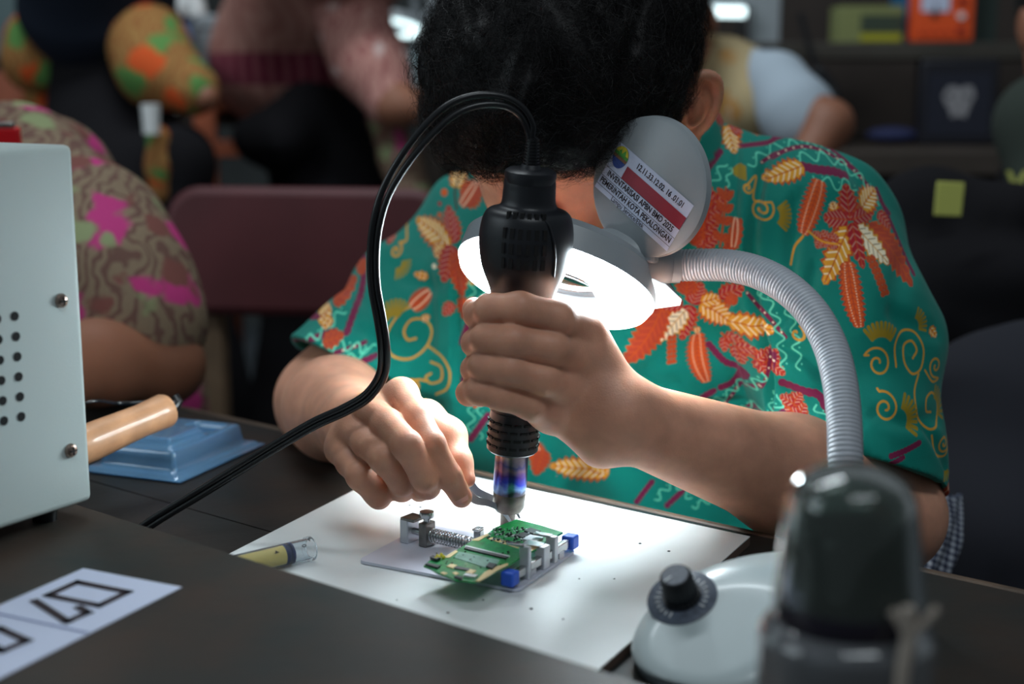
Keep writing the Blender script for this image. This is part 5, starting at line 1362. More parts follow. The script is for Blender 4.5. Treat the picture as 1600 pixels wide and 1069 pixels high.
# ================= background =================
def pmat(name, base, blobs, scale=10, rough=0.85, dark=0.0, fine=None):
    """printed cloth: base colour with scattered coloured blobs and fine scrolls"""
    m = mat(name, base, rough, spec=0.2); nt = m.node_tree; N = nt.nodes; L = nt.links; b = N['Principled BSDF']
    tc = N.new('ShaderNodeTexCoord'); prev = None
    wv = N.new('ShaderNodeTexNoise'); wv.inputs['Scale'].default_value = scale*1.3; wv.inputs['Detail'].default_value = 3; L.new(tc.outputs['Object'], wv.inputs['Vector'])
    vm = N.new('ShaderNodeVectorMath'); vm.operation = 'MULTIPLY_ADD'; vm.inputs[1].default_value = (0.09*10/scale,)*3; L.new(wv.outputs['Color'], vm.inputs[0]); L.new(tc.outputs['Object'], vm.inputs[2])
    def ramp(src, a, b_):
        r = N.new('ShaderNodeMapRange'); r.inputs[1].default_value = a; r.inputs[2].default_value = b_; L.new(src, r.inputs[0]); return r.outputs[0]
    def mix(fac, c):
        nonlocal prev
        x = N.new('ShaderNodeMix'); x.data_type = 'RGBA'; L.new(fac, x.inputs[0])
        if prev is None: x.inputs[6].default_value = base
        else: L.new(prev, x.inputs[6])
        x.inputs[7].default_value = c; prev = x.outputs[2]
    if fine:
        wn = N.new('ShaderNodeTexWave'); wn.inputs['Scale'].default_value = scale*1.2; wn.inputs['Distortion'].default_value = 14; wn.inputs['Detail'].default_value = 2; wn.inputs['Detail Scale'].default_value = 1.3
        L.new(tc.outputs['Object'], wn.inputs['Vector']); mix(ramp(wn.outputs['Fac'], 0.55, 0.8), fine)
    for i, (c, off, sz) in enumerate(blobs):
        v = N.new('ShaderNodeTexVoronoi'); v.inputs['Scale'].default_value = scale; ad = N.new('ShaderNodeVectorMath'); ad.inputs[1].default_value = (off, off*1.7, off*.6)
        L.new(vm.outputs[0], ad.inputs[0]); L.new(ad.outputs[0], v.inputs['Vector']); mix(ramp(v.outputs['Distance'], sz, sz-0.08), c)
    L.new(prev, b.inputs['Base Color']); return m
M['pinkbatik'] = pmat('pink_brown_batik', srgb(134, 116, 96), [(srgb(186, 60, 124), 0.0, 0.40), (srgb(122, 76, 70), 3.1, 0.36), (srgb(140, 150, 110), 7.7, 0.30)], 19, fine=srgb(108, 80, 72))
M['orangebatik'] = pmat('orange_green_batik', srgb(154, 114, 66), [(srgb(210, 88, 42), 0.0, 0.40), (srgb(92, 138, 74), 4.3, 0.38)], 15, fine=srgb(140, 90, 52))
M['beigebatik'] = pmat('beige_batik', srgb(172, 154, 118), [(srgb(205, 205, 196), 0.0, 0.26), (srgb(178, 132, 76), 5.2, 0.32)], 16)
M['blackcloth'] = mat('black_cloth', srgb(26, 25, 28), 0.95, spec=0.15, bump=0.2, bscale=40)
M['navycloth'] = mat('navy_cloth', srgb(30, 36, 48), 0.95, spec=0.15)
M['maroon'] = mat('maroon_vinyl', srgb(84, 38, 42), 0.55, var=0.12, vscale=10)
M['paleblue'] = mat('pale_blue_cotton', srgb(165, 178, 190), 0.9)
M['olive'] = mat('dark_olive_cloth', srgb(48, 56, 50), 0.95)
M['skin2'] = mat('brown_skin_soft', srgb(140, 92, 70), 0.55, sss=0.2)
M['skin3'] = mat('plain_brown_skin', srgb(150, 98, 76), 0.55)  # one even brown skin tone for the face above the upper shelf
M['limecard'] = mat('lime_card', srgb(205, 208, 110), 0.7)
M['orangep'] = mat('orange_plastic', srgb(238, 88, 36), 0.5)
M['glow'] = mat('lit_tube', (1, 1, 1, 1), 0.5, emit=(0.75, 0.97, 1.0), estr=2.2)
M['glowdim'] = mat('lit_paper', srgb(210, 228, 235), 0.6)
# pink top with maroon hem band
pm = pmat('dusty_pink_cloth', srgb(196, 146, 134), [], 6, fine=srgb(180, 126, 116)); nt = pm.node_tree; N = nt.nodes; L = nt.links; b = N['Principled BSDF']
def zband(m, z0, z1, col, col2):
    nt = m.node_tree; N = nt.nodes; L = nt.links; b = N['Principled BSDF']; prev = b.inputs['Base Color'].links[0].from_socket if b.inputs['Base Color'].links else None
    tc = N.new('ShaderNodeTexCoord'); s = N.new('ShaderNodeSeparateXYZ'); L.new(tc.outputs['Object'], s.inputs[0])
    a = N.new('ShaderNodeMath'); a.operation = 'COMPARE'; a.inputs[1].default_value = (z0+z1)/2; a.inputs[2].default_value = (z1-z0)/2; L.new(s.outputs[2], a.inputs[0])
    w_ = N.new('ShaderNodeTexWave'); w_.inputs['Scale'].default_value = 11; w_.inputs['Distortion'].default_value = 1.5; L.new(tc.outputs['Object'], w_.inputs['Vector'])
    c = N.new('ShaderNodeMix'); c.data_type = 'RGBA'; L.new(w_.outputs['Fac'], c.inputs[0]); c.inputs[6].default_value = col; c.inputs[7].default_value = col2
    x = N.new('ShaderNodeMix'); x.data_type = 'RGBA'; L.new(a.outputs[0], x.inputs[0])
    if prev: L.new(prev, x.inputs[6])
    x.inputs[7].default_value = c.outputs[2].default_value if False else (0, 0, 0, 1); L.new(c.outputs[2], x.inputs[7]); L.new(x.outputs[2], b.inputs['Base Color'])

def blob(name, th, chains, mt, h=0.007, k=0.04, fold=0.0, label=None, cuts=()):
    g = Group()
    if fold: g.disp = lambda X: fold*(np.sin(30*X[..., 0]+9*X[..., 2]+3*np.sin(8*X[..., 2]))*np.sin(7*X[..., 2]+20*X[..., 1]))
    for c in chains:
        if len(c) == 1: g.u(rc(c[0][0], c[0][0]+A(0, 0, 1e-4), c[0][1], c[0][1]), k)
        for i in range(len(c)-1): g.u(rc(c[i][0], c[i+1][0], c[i][1], c[i+1][1]), k)
    for c in cuts: g.inter(c, 0.004)
    V, F = polygonize(g, h); return th.part(name, (V, F), mt, angle=0, label=label)
def head_part(th, c, f, mt, name='body', extra=None, r=1.0):
    f = nrm(f); u = nrm(A(0, 0, 1) - f*f[2]); s = np.cross(u, f); R = np.stack([s, u, f], 1)
    H = lambda a, b_, d: c + s*a + u*b_ + f*d
    g = Group(); g.u(ell(H(0, .02, -.01), (.076, .088, .094), R)); g.u(ell(H(0, -.045, .03), (.058, .06, .056), R), .03)
    g.u(rc(H(0, .006, .088), H(0, -.032, .104), .0065, .0095), .008); g.u(rc(H(-.018, -.06, .082), H(.018, -.06, .082), .007, .007), .006)
    for q in (-1, 1):
        g.sub(ell(H(q*.031, .0, .098), (.018, .012, .012), R), .01); g.u(ell(H(q*.031, -.001, .08), (.012, .01, .01), R), .004); g.u(ell(H(q*.083, -.005, 0), (.008, .03, .018), R), .004)
    if extra:
        for c_ in extra:
            for i in range(len(c_)-1): g.u(rc(c_[i][0], c_[i+1][0], c_[i][1], c_[i+1][1]), .02)
    V, F = polygonize(g, 0.005); b_ = th.part(name, (V, F), mt, angle=0)
    return H, R
def hand_chains(w, d, up, r=.026):
    """a relaxed hand: palm, four fingers and a thumb as extra chains"""
    d = nrm(d); s = nrm(np.cross(up, d)); u = np.cross(d, s); o = [[(w, r), (w + d*.045, .024)], [(w + d*.04 + s*.022, .014), (w + d*.07 + s*.026, .012)], [(w + d*.04 - s*.022, .014), (w + d*.07 - s*.026, .012)]]
    for k, L in zip((-1.5, -.5, .5, 1.5), (.055, .070, .074, .064)):
        a = w + d*.075 + s*k*.019; b_ = a + d*L*.55 - u*.006; o.append([(a - d*.03, .011), (a, .0095), (b_, .0085), (b_ + d*L*.4 - u*.018, .007)])
    o.append([(w + d*.015 - s*.024, .013), (w + d*.055 - s*.048 - u*.01, .010), (w + d*.085 - s*.052 - u*.016, .008)])
    return o
def hair_part(th, H, R, mt, name='hair'):
    g = Group().u(ell(H(0, .03, -.012), (.084, .096, .102), R)).sub(ell(H(0, -.045, .095), (.085, .075, .08), R), .01); V, F = polygonize(g, 0.005); return th.part(name, (V, F), mt, angle=0)
def hijab_part(th, H, R, mt, lo):
    g = Group().u(ell(H(0, .02, -.012), (.092, .104, .108), R)).u(ell(H(0, -.11, 0), (.11, .08, .10), R), .04).u(rc(H(0, -.1, -.02), lo, .11, .14), .05).sub(ell(H(0, -.01, .10), (.052, .072, .05), R), .01)
    V, F = polygonize(g, 0.007); return th.part('headscarf', (V, F), mt, angle=0)

# ---- person in pink and brown batik at the left
p_ = P(40, 600, 1.60); ta = Thing('person', 'person in pink and brown batik shirt, bare forearm on the bench behind the grey case', 'person', (p_[0], p_[1], 0))
H, R = head_part(ta, P(-200, 30, 1.45), (0.4, -0.8, -0.4), M['skin2'], extra=[[(P(-190, 80, 1.5), .05), (P(-120, 220, 1.58), .055)], [(P(100, 330, 1.42), .045), (P(258, 572, 1.325), .034)], [(P(256, 570, 1.325), .0345), (P(150, 567, 1.26), .036), (P(20, 600, 1.13), .026)], *hand_chains(P(20, 600, 1.13), P(-60, 612, 1.07) - P(20, 600, 1.13), A(0, 0, 1))])
hair_part(ta, H, R, M['hair'])
blob('batik_shirt', ta, [[(P(-120, 270, 1.62), .09), (P(60, 300, 1.55), .085)], [(P(-20, 330, 1.66), .12), (P(160, 640, 1.62), .115), (P(150, 900, 1.62), .14)], [(P(30, 265, 1.48), .070), (P(145, 375, 1.40), .068), (P(186, 440, 1.36), .066), (P(212, 500, 1.34), .066)]], M['pinkbatik'], h=.005, k=.03, fold=.003, cuts=[], label='pink, brown and olive batik cloth')
# clear a flat hem on the sleeve through a cuff
blob('trousers', ta, [[(P(60, 1000, 1.62), .12), (A(-.5, 1.25, .50), .08), (A(-.5, 1.22, .08), .055)], [(P(120, 1000, 1.62), .12), (A(-.38, 1.35, .50), .08), (A(-.38, 1.33, .08), .055)]], M['trousers'], h=.012)
cb_ = P(8, 214, 1.36)
ta.part('red_badge', MB().box((0, 0, 0), (0.030, 0.008, 0.020), frame(cb_, (1, 0, 0), (0, 1, .2))), mat('red_badge', srgb(200, 20, 30), 0.4), bevel=.003, label='small red badge at the shoulder')
ta.part('badge_clip', MB().box((0, 0, 0), (0.030, 0.006, 0.008), frame(cb_+A(-.004, -.002, .010), (1, 0, 0), (0, 1, .2))), M['steel_dull'], bevel=.002)

# ---- maroon chair
cc = P(478, 395, 1.95); ch = Thing('padded_chair', 'maroon vinyl padded chair standing empty behind the left shoulder of the repairer', 'chair', (cc[0], cc[1]-.2, 0))
ya = math.radians(-8); Fc_ = rotz(cc, ya); pr = rrect(0.40, 0.178, 0.05, 8)
Fv = Fc_ @ frame((-.20, 0, -.089), (1, 0, 0), (0, .12, 1))
ch.part('backrest', MB().prism([(x, y) for x, y in pr], 0.045, Fv, -0.022), M['maroon'], bevel=.012, angle=60)
ch.part('seat', MB().prism([(x*1.02, y*2.3) for x, y in pr], 0.06, Fc_ @ frame((-.2, -.40, -.50), (1, 0, 0), (0, 1, 0))), M['maroon'], bevel=.012, angle=60)
M['tanwood'] = mat('tan_wood_leg', srgb(120, 98, 76), 0.6, var=0.2, vscale=20)
zc0 = cc[2]
for x in (-.17, .17):
    ch.part('back_post', MB().box((x*.86, .03, -.42), (.032, .03, .66), Fc_), M['tanwood'], bevel=.004)
    ch.part('back_leg', MB().box((x*.86, .03, -(zc0+.75)/2 + .0), (.032, .03, zc0-.75), Fc_), M['tanwood'], smooth=False)
    ch.part('front_leg', MB().box((x, -.36, -(.50+zc0)/2), (.032, .032, zc0-.50), Fc_), M['tanwood'], smooth=False)

# ---- person in dusty pink with black skirt, bending over
p_ = P(500, 300, 2.9); tb = Thing('person', 'person in dusty pink top with maroon hem band and black skirt, bending forward', 'person', (p_[0], p_[1], 0))
H, R = head_part(tb, P(560, -170, 2.55), (0.5, -0.3, -0.8), M['skin2'], extra=[[(P(560, -120, 2.6), .05), (P(540, -60, 2.75), .05)], [(P(585, 100, 2.62), .035), (P(618, 165, 2.58), .036), (P(720, 165, 2.5), .026)], *hand_chains(P(720, 165, 2.5), A(1, -.3, -.1), A(0, 0, 1))])
hijab_part(tb, H, R, mat('dusty_pink_scarf', srgb(186, 134, 124), .9), P(540, -90, 2.72))
zband(pm, P(450, 133, 2.8)[2], P(450, 82, 2.8)[2], srgb(118, 34, 62), srgb(165, 95, 105))
to = blob('top', tb, [[(P(448, 78, 2.95), .135), (P(440, 100, 2.95), .135)], [(P(440, 85, 2.92), .135), (P(500, -60, 2.8), .15)], [(P(480, 60, 2.92), .13), (P(520, 110, 2.86), .08)]], pm, k=.05, fold=.006, label='dusty pink top with a maroon hem band')
blob('sleeve', tb, [[(P(548, 10, 2.72), .075), (P(578, 95, 2.64), .060), (P(612, 155, 2.60), .048)]], pmat('plain_dusty_pink', srgb(190, 140, 130), [(srgb(215, 190, 185), 1.0, .22)], 14, fine=srgb(160, 104, 100)), k=.05, fold=.006)
blob('skirt', tb, [[(P(505, 170, 2.90), .11), (P(528, 230, 2.86), .125), (P(548, 420, 2.85), .17), (P(545, 700, 2.85), .21), (A(P(545, 700, 2.85)[0], 2.85, .15), .24)], [(P(470, 170, 2.75), .05), (P(435, 210, 2.72), .06), (P(395, 217, 2.72), .02)]], M['blackcloth'], k=.05, fold=.012, h=.009)
blob('sash', tb, [[(P(598, 185, 2.66), .03), (P(625, 250, 2.64), .035), (P(650, 330, 2.62), .04), (P(655, 420, 2.62), .04)]], M['pinkbatik'], k=.02, label='printed cloth hanging at the side')

# ---- wooden chair in front of her
def wchair(base, yaw, lab, w_=.42, zt=1.0, seat=.5, col='wood'):
    th = Thing('wooden_chair', lab, 'chair', base); Fw = rotz(np.array(base, float), yaw)
    for s in (-1, 1):
        th.part('back_post', MB().box((s*(w_/2-.02), 0, zt/2), (.045, .04, zt), Fw), M[col], bevel=.004)
        th.part('front_leg', MB().box((s*(w_/2-.02), -.38, seat/2), (.045, .045, seat), Fw), M[col], bevel=.004)
        th.part('side_rail', MB().box((s*(w_/2-.02), -.19, seat-.05), (.03, .36, .05), Fw), M[col], smooth=False)
    for zc, hh in ((zt-.03, .06), (seat+.17, .045), (seat+.30, .035)):
        th.part('back_rail', MB().box((0, 0, zc), (w_-.04, .025, hh), Fw), M[col], bevel=.003)
    th.part('seat', MB().box((0, -.19, seat+.012), (w_, .44, .025), Fw), M[col], bevel=.006)
    return th
q = P(396, 130, 2.97); wchair((q[0], q[1], 0), math.radians(185), 'reddish brown wooden chair behind the black skirt, left of the bending person', zt=P(400, 128, 2.97)[2], w_=.24, seat=.60)
q = P(20, 110, 2.75); wchair((q[0]-.02, q[1], 0), math.radians(-10), 'dark brown wooden chair at the left edge beneath the orange batik sleeve', zt=P(20, 112, 2.75)[2], w_=.22)

# ---- person in black dress with orange and green batik sleeves
p_ = P(180, 330, 2.55); td = Thing('person', 'person in black dress and dark headscarf with orange and green batik sleeves', 'person', (p_[0], p_[1], 0))
H, R = head_part(td, P(190, -150, 2.5), (0.7, -0.2, -0.6), M['skin2'], extra=[[(P(190, -110, 2.5), .05), (P(170, -20, 2.58), .05)], [(P(300, 145, 2.42), .026), (P(322, 152, 2.40), .022)]])
hijab_part(td, H, R, M['navycloth'], P(150, -5, 2.58))
blob('black_dress', td, [[(P(160, 45, 2.62), .10), (P(175, 200, 2.58), .10), (P(225, 350, 2.54), .13), (P(240, 600, 2.54), .16), (A(P(240, 600, 2.54)[0], 2.54, .2), .2)], [(P(110, 40, 2.64), .06), (P(230, 40, 2.56), .06)], [(P(225, 260, 2.5), .09), (P(280, 250, 2.42), .045)], [(P(280, 250, 2.42), .045), (P(290, 420, 2.42), .06)]], M['blackcloth'], k=.05, fold=.005, h=.009)
blob('sleeve', td, [[(P(90, 60, 2.60), .045), (P(55, 60, 2.60), .045), (P(52, 95, 2.60), .048), (P(80, 100, 2.60), .05)]], M['orangebatik'], k=.03, fold=.003, label='orange and green batik sleeve')
blob('sleeve', td, [[(P(235, 75, 2.50), .072), (P(245, 105, 2.47), .065), (P(305, 140, 2.42), .042)]], M['orangebatik'], k=.03, fold=.003, label='wide orange and green batik sleeve')
blob('batik_panel', td, [[(P(248, 215, 2.38), .02), (P(250, 260, 2.38), .022), (P(252, 300, 2.38), .02)]], M['orangebatik'], k=.02, label='strip of orange batik at the hip')
blob('batik_hem', td, [[(P(75, 150, 2.68), .045), (P(80, 190, 2.68), .05)]], M['orangebatik'], k=.02)
cq = P(236, 186, 2.34)
single('white_cup', 'small white cup in front of the black dress, above a strip of orange batik', 'cup', MB().lathe([(.013, -.024), (.0155, .024), (.0145, .024), (.012, -.022)], frame(cq, (1, 0, 0), (0, 1, 0)), 32), M['whitep'], base=cq-A(0, 0, .024))

# ---- far tables
def table(lab, x0, x1, y0, y1, zt, m='darkwood', th_=.03):
    t = Thing('work_table', lab, 'table', ((x0+x1)/2, (y0+y1)/2, 0)); t.part('tabletop', MB().box(((x0+x1)/2, (y0+y1)/2, zt-th_/2), (x1-x0, y1-y0, th_)), M[m], bevel=.003)
    for x in (x0+.05, x1-.05):
        for y in (y0+.05, y1-.05): t.part('leg', MB().box((x, y, (zt-th_)/2), (.05, .05, zt-th_)), M[m], smooth=False)
    return t
zl = P(600, 135, 3.1)[2]
table('far wooden table behind the people on the left, carrying bench lamps', -1.35, -0.12, 2.98, 3.7, 0.975)
single('lit_sheet', 'bright sheet of paper lit by the far lamp beside the pink sleeve', 'paper', MB().box((0, 0, 0), (.11, .002, .075), frame(P(642, 108, 3.15), (1, 0, 0), (0, 1, -.3))), M['glowdim'], smooth=False)
fl = Thing('magnifier_lamp', 'far magnifier lamp with a glowing arc, right of the pink sleeve', 'magnifier lamp', A(P(650, 0, 3.25)[0], 3.25, .975))
rcn = P(622, 42, 3.1); nv = nrm((-.15, -.28, -.95)); ff = axis_frame(rcn, nv)
fl.part('ring_housing', MB().lathe([(.03, -.02), (.052, -.02), (.056, 0), (.03, 0)], ff, 48, cap=False), M['lampgrey'])
fl.part('ring_light', MB().lathe([(.034, .001), (.036, .006), (.050, .006), (.054, .001)], ff, 48, cap=False), M['glow'], label='glowing ring')
fl.part('lens', MB().lathe([(.001, -.008), (.033, -.008)], ff, 32, cap=False), M['clear'])
fl.part('arm', MB().tube(curve_pts([rcn+nv*-.01+A(.05, .02, 0), rcn+A(.075, .03, .05), P(650, -10, 3.2), A(P(655, 0, 3.25)[0], 3.25, .985)]), .010, 16), M['lampgrey'])
fl.part('base', MB().lathe([(.07, 0), (.07, .02), (.05, .03)], frame(A(P(650, 0, 3.25)[0], 3.25, .975), (1, 0, 0), (0, 1, 0)), 32), M['lampgrey'])
fw = Thing('desk_lamp', 'far white desk lamp with a bent arm above the orange batik sleeve', 'desk lamp', A(P(262, 60, 3.0)[0], 3.0, .975))
fw.part('arm', MB().tube(curve_pts([P(252, 78, 3.0)*1.0, P(262, 38, 3.0), P(282, 12, 3.0), P(300, -12, 3.0)]), .020, 16), M['whitep'])
fw.part('arm', MB().tube(curve_pts([P(292, -14, 3.0), P(304, 6, 3.0), P(309, 24, 3.0)]), .020, 16), M['whitep'])
fw.part('shade_tube', MB().tube([P(262, 2, 3.05), P(290, 2, 3.05)], .004, 12), M['glow'])
fw.part('base', MB().lathe([(.05, 0), (.05, .015), (.03, .025)], frame(A(P(262, 60, 3.0)[0], 3.0, .975), (1, 0, 0), (0, 1, 0)), 32), M['whitep'])
single('blue_bottle', 'slim blue bottle standing below the far white lamp', 'bottle', MB().lathe([(.014, 0), (.014, .075), (.007, .09), (.007, .11)], frame(P(290, 66, 3.02), (1, 0, 0), (0, 1, 0)), 24), mat('blue_plastic', srgb(110, 140, 200), .4))
gbx = MB().box((0, 0, 0), (.07, .07, .09), rotz(P(322, 72, 3.12), .3)).box((.0, -.02, .05), (.05, .04, .03), rotz(P(322, 72, 3.12), .3))
single('grey_tool_box', 'grey plastic tool box on the far table beside the pink top', 'box', gbx, M['lampgrey'], bevel=.006)
struct('window_1', MB().box((P(5, 0, 4.6)[0], 4.6, 1.30), (.20, .03, .34)), mat('window_pane_dim', srgb(96, 120, 122), .3), smooth=False)
struct('trim_1', MB().box((P(5, 0, 4.6)[0], 4.58, 1.12), (.30, .05, .03)).box((P(38, 0, 4.6)[0]+.02, 4.58, 1.3), (.03, .05, .40)), mat('window_trim', srgb(110, 116, 116), .5), smooth=False)

# ---- right side: wall bench with a shelf
b0 = 0.28; zb_ = P(1400, 238, 2.6)[2]
wb = Thing('wall_bench', 'dark brown wall bench with an upper shelf at the right, carrying the orange meter', 'bench', (1.1, 3.0, 0))
wb.part('benchtop', MB().box((1.1, 2.98, zb_-.02), (1.7, .76, .045)), M['darkwood'], bevel=.004)
M['shelfwood'] = mat('upper_shelf_wood', srgb(60, 56, 50), .6, var=.3, vscale=5)
zs = P(1400, 66, 2.8)[2]
wb.part('upper_shelf', MB().box((1.05, 2.98, zs-.016), (1.6, .36, .032)), M['shelfwood'], bevel=.003)
wb.part('back_panel', MB().box((1.1, 3.38, 1.0), (1.7, .03, .75)), mat('bench_back_brown', srgb(50, 42, 38), .7, var=.4, vscale=4), smooth=False)
for x in (.28, 1.9):
    wb.part('leg', MB().box((x, 2.66, zb_/2-.02), (.06, .06, zb_-.045)), M['darkwood'], smooth=False); wb.part('leg', MB().box((x, 3.32, zb_/2-.02), (.06, .06, zb_-.045)), M['darkwood'], smooth=False)
    wb.part('shelf_support', MB().box((x, 3.12, (zs+zb_)/2), (.04, .08, zs-zb_-.03)), M['darkwood'], smooth=False)
def onshelf(px, Y=2.84): q = P(px, 66, Y); return A(q[0], Y, zs)
xo = onshelf(1468); om = Thing('orange_meter', 'orange analogue multimeter with pale dial standing on the upper shelf', 'multimeter', xo)
om.part('housing', MB().box((xo[0], xo[1], zs+.085), (.118, .045, .17)), M['orangep'], bevel=.006)
om.part('dial_face', MB().box((xo[0]-.018, xo[1]-.023, zs+.100), (.055, .003, .085)), M['paper'], bevel=.001)
om.part('needle', MB().box((xo[0]-.018, xo[1]-.025, zs+.062), (.004, .002, .02)).box((xo[0]-.020, xo[1]-.025, zs+.052), (.012, .002, .008)), M['chip'], smooth=False)
for j, (zc, m_) in enumerate(((.078, 'dark'), (.050, 'whitep'), (.022, 'dark'))):
    om.part('selector_knob', MB().lathe([(.0075, 0), (.0065, .006)], axis_frame((xo[0]+.032, xo[1]-.0225, zs+zc), (0, -1, 0)), 20), mat('maroon_knob', srgb(140, 30, 30), .5) if m_ == 'dark' else M[m_])
for k in range(4): om.part('terminal', MB().lathe([(.004, 0), (.004, .004)], axis_frame((xo[0]-.045+k*.018, xo[1]-.0225, zs+.018), (0, -1, 0)), 12), mat('terminal_dark', srgb(190, 60, 30), .5))
xq = onshelf(1352, 2.88); gbo = Thing('yellow_green_box', 'yellow and dark green carton on the upper shelf left of the orange meter', 'carton', xq)
gbo.part('carton', MB().box((xq[0], xq[1], zs+.035), (.125, .08, .07)), mat('olive_yellow_card', srgb(128, 134, 84), .7), bevel=.002)
gbo.part('printed_panel', MB().box((xq[0]+.02, xq[1]-.041, zs+.037), (.080, .002, .032)), mat('dark_green_print', srgb(58, 70, 56), .7), smooth=False)
gbo.part('yellow_stripe', MB().box((xq[0]+.02, xq[1]-.041, zs+.010), (.080, .002, .013)), mat('yellow_print', srgb(170, 165, 30), .7), smooth=False)
xq = onshelf(1409, 2.9); single('blue_carton', 'deep blue carton between the yellow green carton and the orange meter', 'carton', MB().box((xq[0], xq[1], zs+.07), (.036, .07, .14)), mat('blue_card', srgb(26, 92, 132), .6), bevel=.002)
xq = onshelf(1530, 2.9); single('dark_green_folder', 'dark green folder standing right of the orange meter', 'folder', MB().box((xq[0], xq[1], zs+.09), (.05, .05, .18)), mat('green_card', srgb(54, 68, 64), .7), bevel=.002)
q = P(1502, 180, 2.78); fr = Thing('framed_screen', 'small black-framed screen showing a pale shape, standing on the wall bench', 'screen', (q[0], 2.82, zb_+.003))
zt_ = P(1502, 92, 2.8)[2]; hh = zt_-zb_-.003
Ff = rotz((q[0], 2.82, zb_+.003), -.06)
fr.part('frame', MB().box((0, 0, hh/2), (.150, .05, hh), Ff), mat('frame_black', srgb(30, 30, 38), .4), bevel=.006)
fr.part('screen', MB().box((0, -.0255, hh/2-.004), (.120, .002, hh*.72), Ff), mat('screen_dark', srgb(40, 42, 54), .2), smooth=False)
sk_ = [(-.024, .030), (-.012, .034), (.0, .028), (.012, .034), (.024, .032), (.030, .015), (.022, .0), (.018, -.014), (.013, -.028), (.004, -.024), (-.004, -.024), (-.013, -.028), (-.018, -.012), (-.026, 0), (-.032, .014)]
Fsk = Ff @ frame((0, -.0268, hh/2-.002), (1, 0, 0), (0, 0, 1), (0, -1, 0))
fr.part('pale_shape', MB().prism(sk_, .0006, Fsk), mat('pale_print', srgb(150, 148, 152), .6), smooth=False)
fr.part('dark_spots', MB().prism([(-.017+.006*math.cos(t), .014+.005*math.sin(t)) for t in np.linspace(0, 2*PI, 14, endpoint=False)], .0009, Fsk).prism([(.013+.006*math.cos(t), .013+.005*math.sin(t)) for t in np.linspace(0, 2*PI, 14, endpoint=False)], .0009, Fsk).prism([(-.004, -.010), (.004, -.010), (0, .002)], .0009, Fsk), M['chip'], smooth=False)
q = P(1397, 168, 2.85); single('blue_pouch', 'flat dark blue pouch on the wall bench left of the framed screen', 'pouch', MB().ball((q[0], q[1], zb_+.020), (.052, .035, .0165), n=28), mat('blue_pouch', srgb(44, 50, 88), .8))
q = PZ(1530, 208, zb_+.004); single('lilac_card', 'pale lilac card lying at the front of the wall bench', 'card', MB().box((0, 0, .004), (.055, .05, .008), rotz((q[0], 2.66, zb_+.0025), .1)), mat('lilac', srgb(150, 146, 172), .6), smooth=False)
q = P(1222, 103, 2.9); yc = Thing('yellow_card', 'pale yellow box with a dark green mark on the wall bench', 'box', (q[0], 2.9, zb_+.003))
yh = P(1222, 86, 2.9)[2]-zb_-.003
yc.part('box', MB().box((q[0], 2.9, zb_+.003+yh/2), (.072, .05, yh)), mat('pale_yellow', srgb(176, 172, 132), .7), bevel=.002)
yc.part('green_mark', MB().lathe([(.011, 0), (.011, .001)], axis_frame((q[0]+.003, 2.8745, P(1222, 103, 2.87)[2]), (0, -1, 0)), 20), mat('green_mark', srgb(40, 66, 58), .7), smooth=False)
q = P(1285, 130, 2.75); tc_ = Thing('tool_cluster', 'black clamp tool standing on the wall bench beside the pale blue sleeve', 'clamp', (q[0], 2.75, zb_+.003))
tc_.part('foot', MB().box((q[0], 2.75, zb_+.02), (.09, .07, .034)), M['blackcloth'], bevel=.005)
tc_.part('arm', MB().tube(curve_pts([(q[0]+.02, 2.75, zb_+.03), P(1295, 140, 2.75), P(1275, 105, 2.75), P(1250, 20, 2.75)]), [.022]*8+[.016]*8+[.006]*8+[.006], 12), M['blackp'])
q = P(1127, 18, 3.0); lt = Thing('tube_lamp', 'glowing white tube lamp above the beige batik person', 'tube lamp', (q[0], 3.0, zb_+.003))
lt.part('tube', MB().tube([P(1090, 18, 3.0), P(1092, 18, 3.0), P(1163, 19, 3.0), P(1165, 19, 3.0)], [.008, .0105, .0105, .008], 16), M['glow'])
lt.part('reflector', MB().box((q[0], 3.02, q[2]+.022), (.13, .04, .018)), M['lampgrey'], bevel=.004)
lt.part('stem', MB().cyl((q[0]+.045, 3.03, zb_+.01), (q[0]+.045, 3.03, q[2]+.02), .007), M['blackp'])
lt.part('base', MB().box((q[0]+.02, 3.03, zb_+.012), (.12, .08, .018)), M['blackp'], bevel=.003)
q = P(1180, -6, 3.2); single('white_carton', 'pale carton on the upper shelf at the top of the frame', 'carton', MB().box((q[0], 3.08, zs+.16), (.07, .06, .05)).box((q[0], 3.08, zs+.07), (.06, .05, .14)), M['lampgrey'], bevel=.003)

# ---- person in beige batik
p_ = P(1120, 300, 2.3); te = Thing('person', 'person in beige batik shirt with pale blue sleeve, behind the ear of the repairer', 'person', (p_[0], p_[1], 0))
H, R = head_part(te, P(1030, 25, 2.28), (-.1, .6, -.7), M['skin2'], extra=[[(P(1045, 50, 2.3), .045), (P(1085, 110, 2.34), .05)], [(P(1250, 160, 2.18), .03), (P(1296, 194, 2.14), .033)], [(P(1296, 194, 2.14), .033), (P(1230, 300, 2.08), .026)], *hand_chains(P(1230, 300, 2.08), P(1190, 350, 2.04) - P(1230, 300, 2.08), A(0, -.5, 1))])
hair_part(te, H, R, M['hair'])
blob('batik_shirt', te, [[(P(1110, 135, 2.35), .075), (P(1150, 175, 2.35), .09)], [(P(1085, 120, 2.36), .06), (P(1145, 95, 2.34), .035)], [(P(1150, 180, 2.35), .09), (P(1150, 420, 2.35), .12)], [(P(1160, 120, 2.30), .05), (P(1185, 165, 2.26), .055)]], M['beigebatik'], k=.03, fold=.003, label='beige batik shirt')
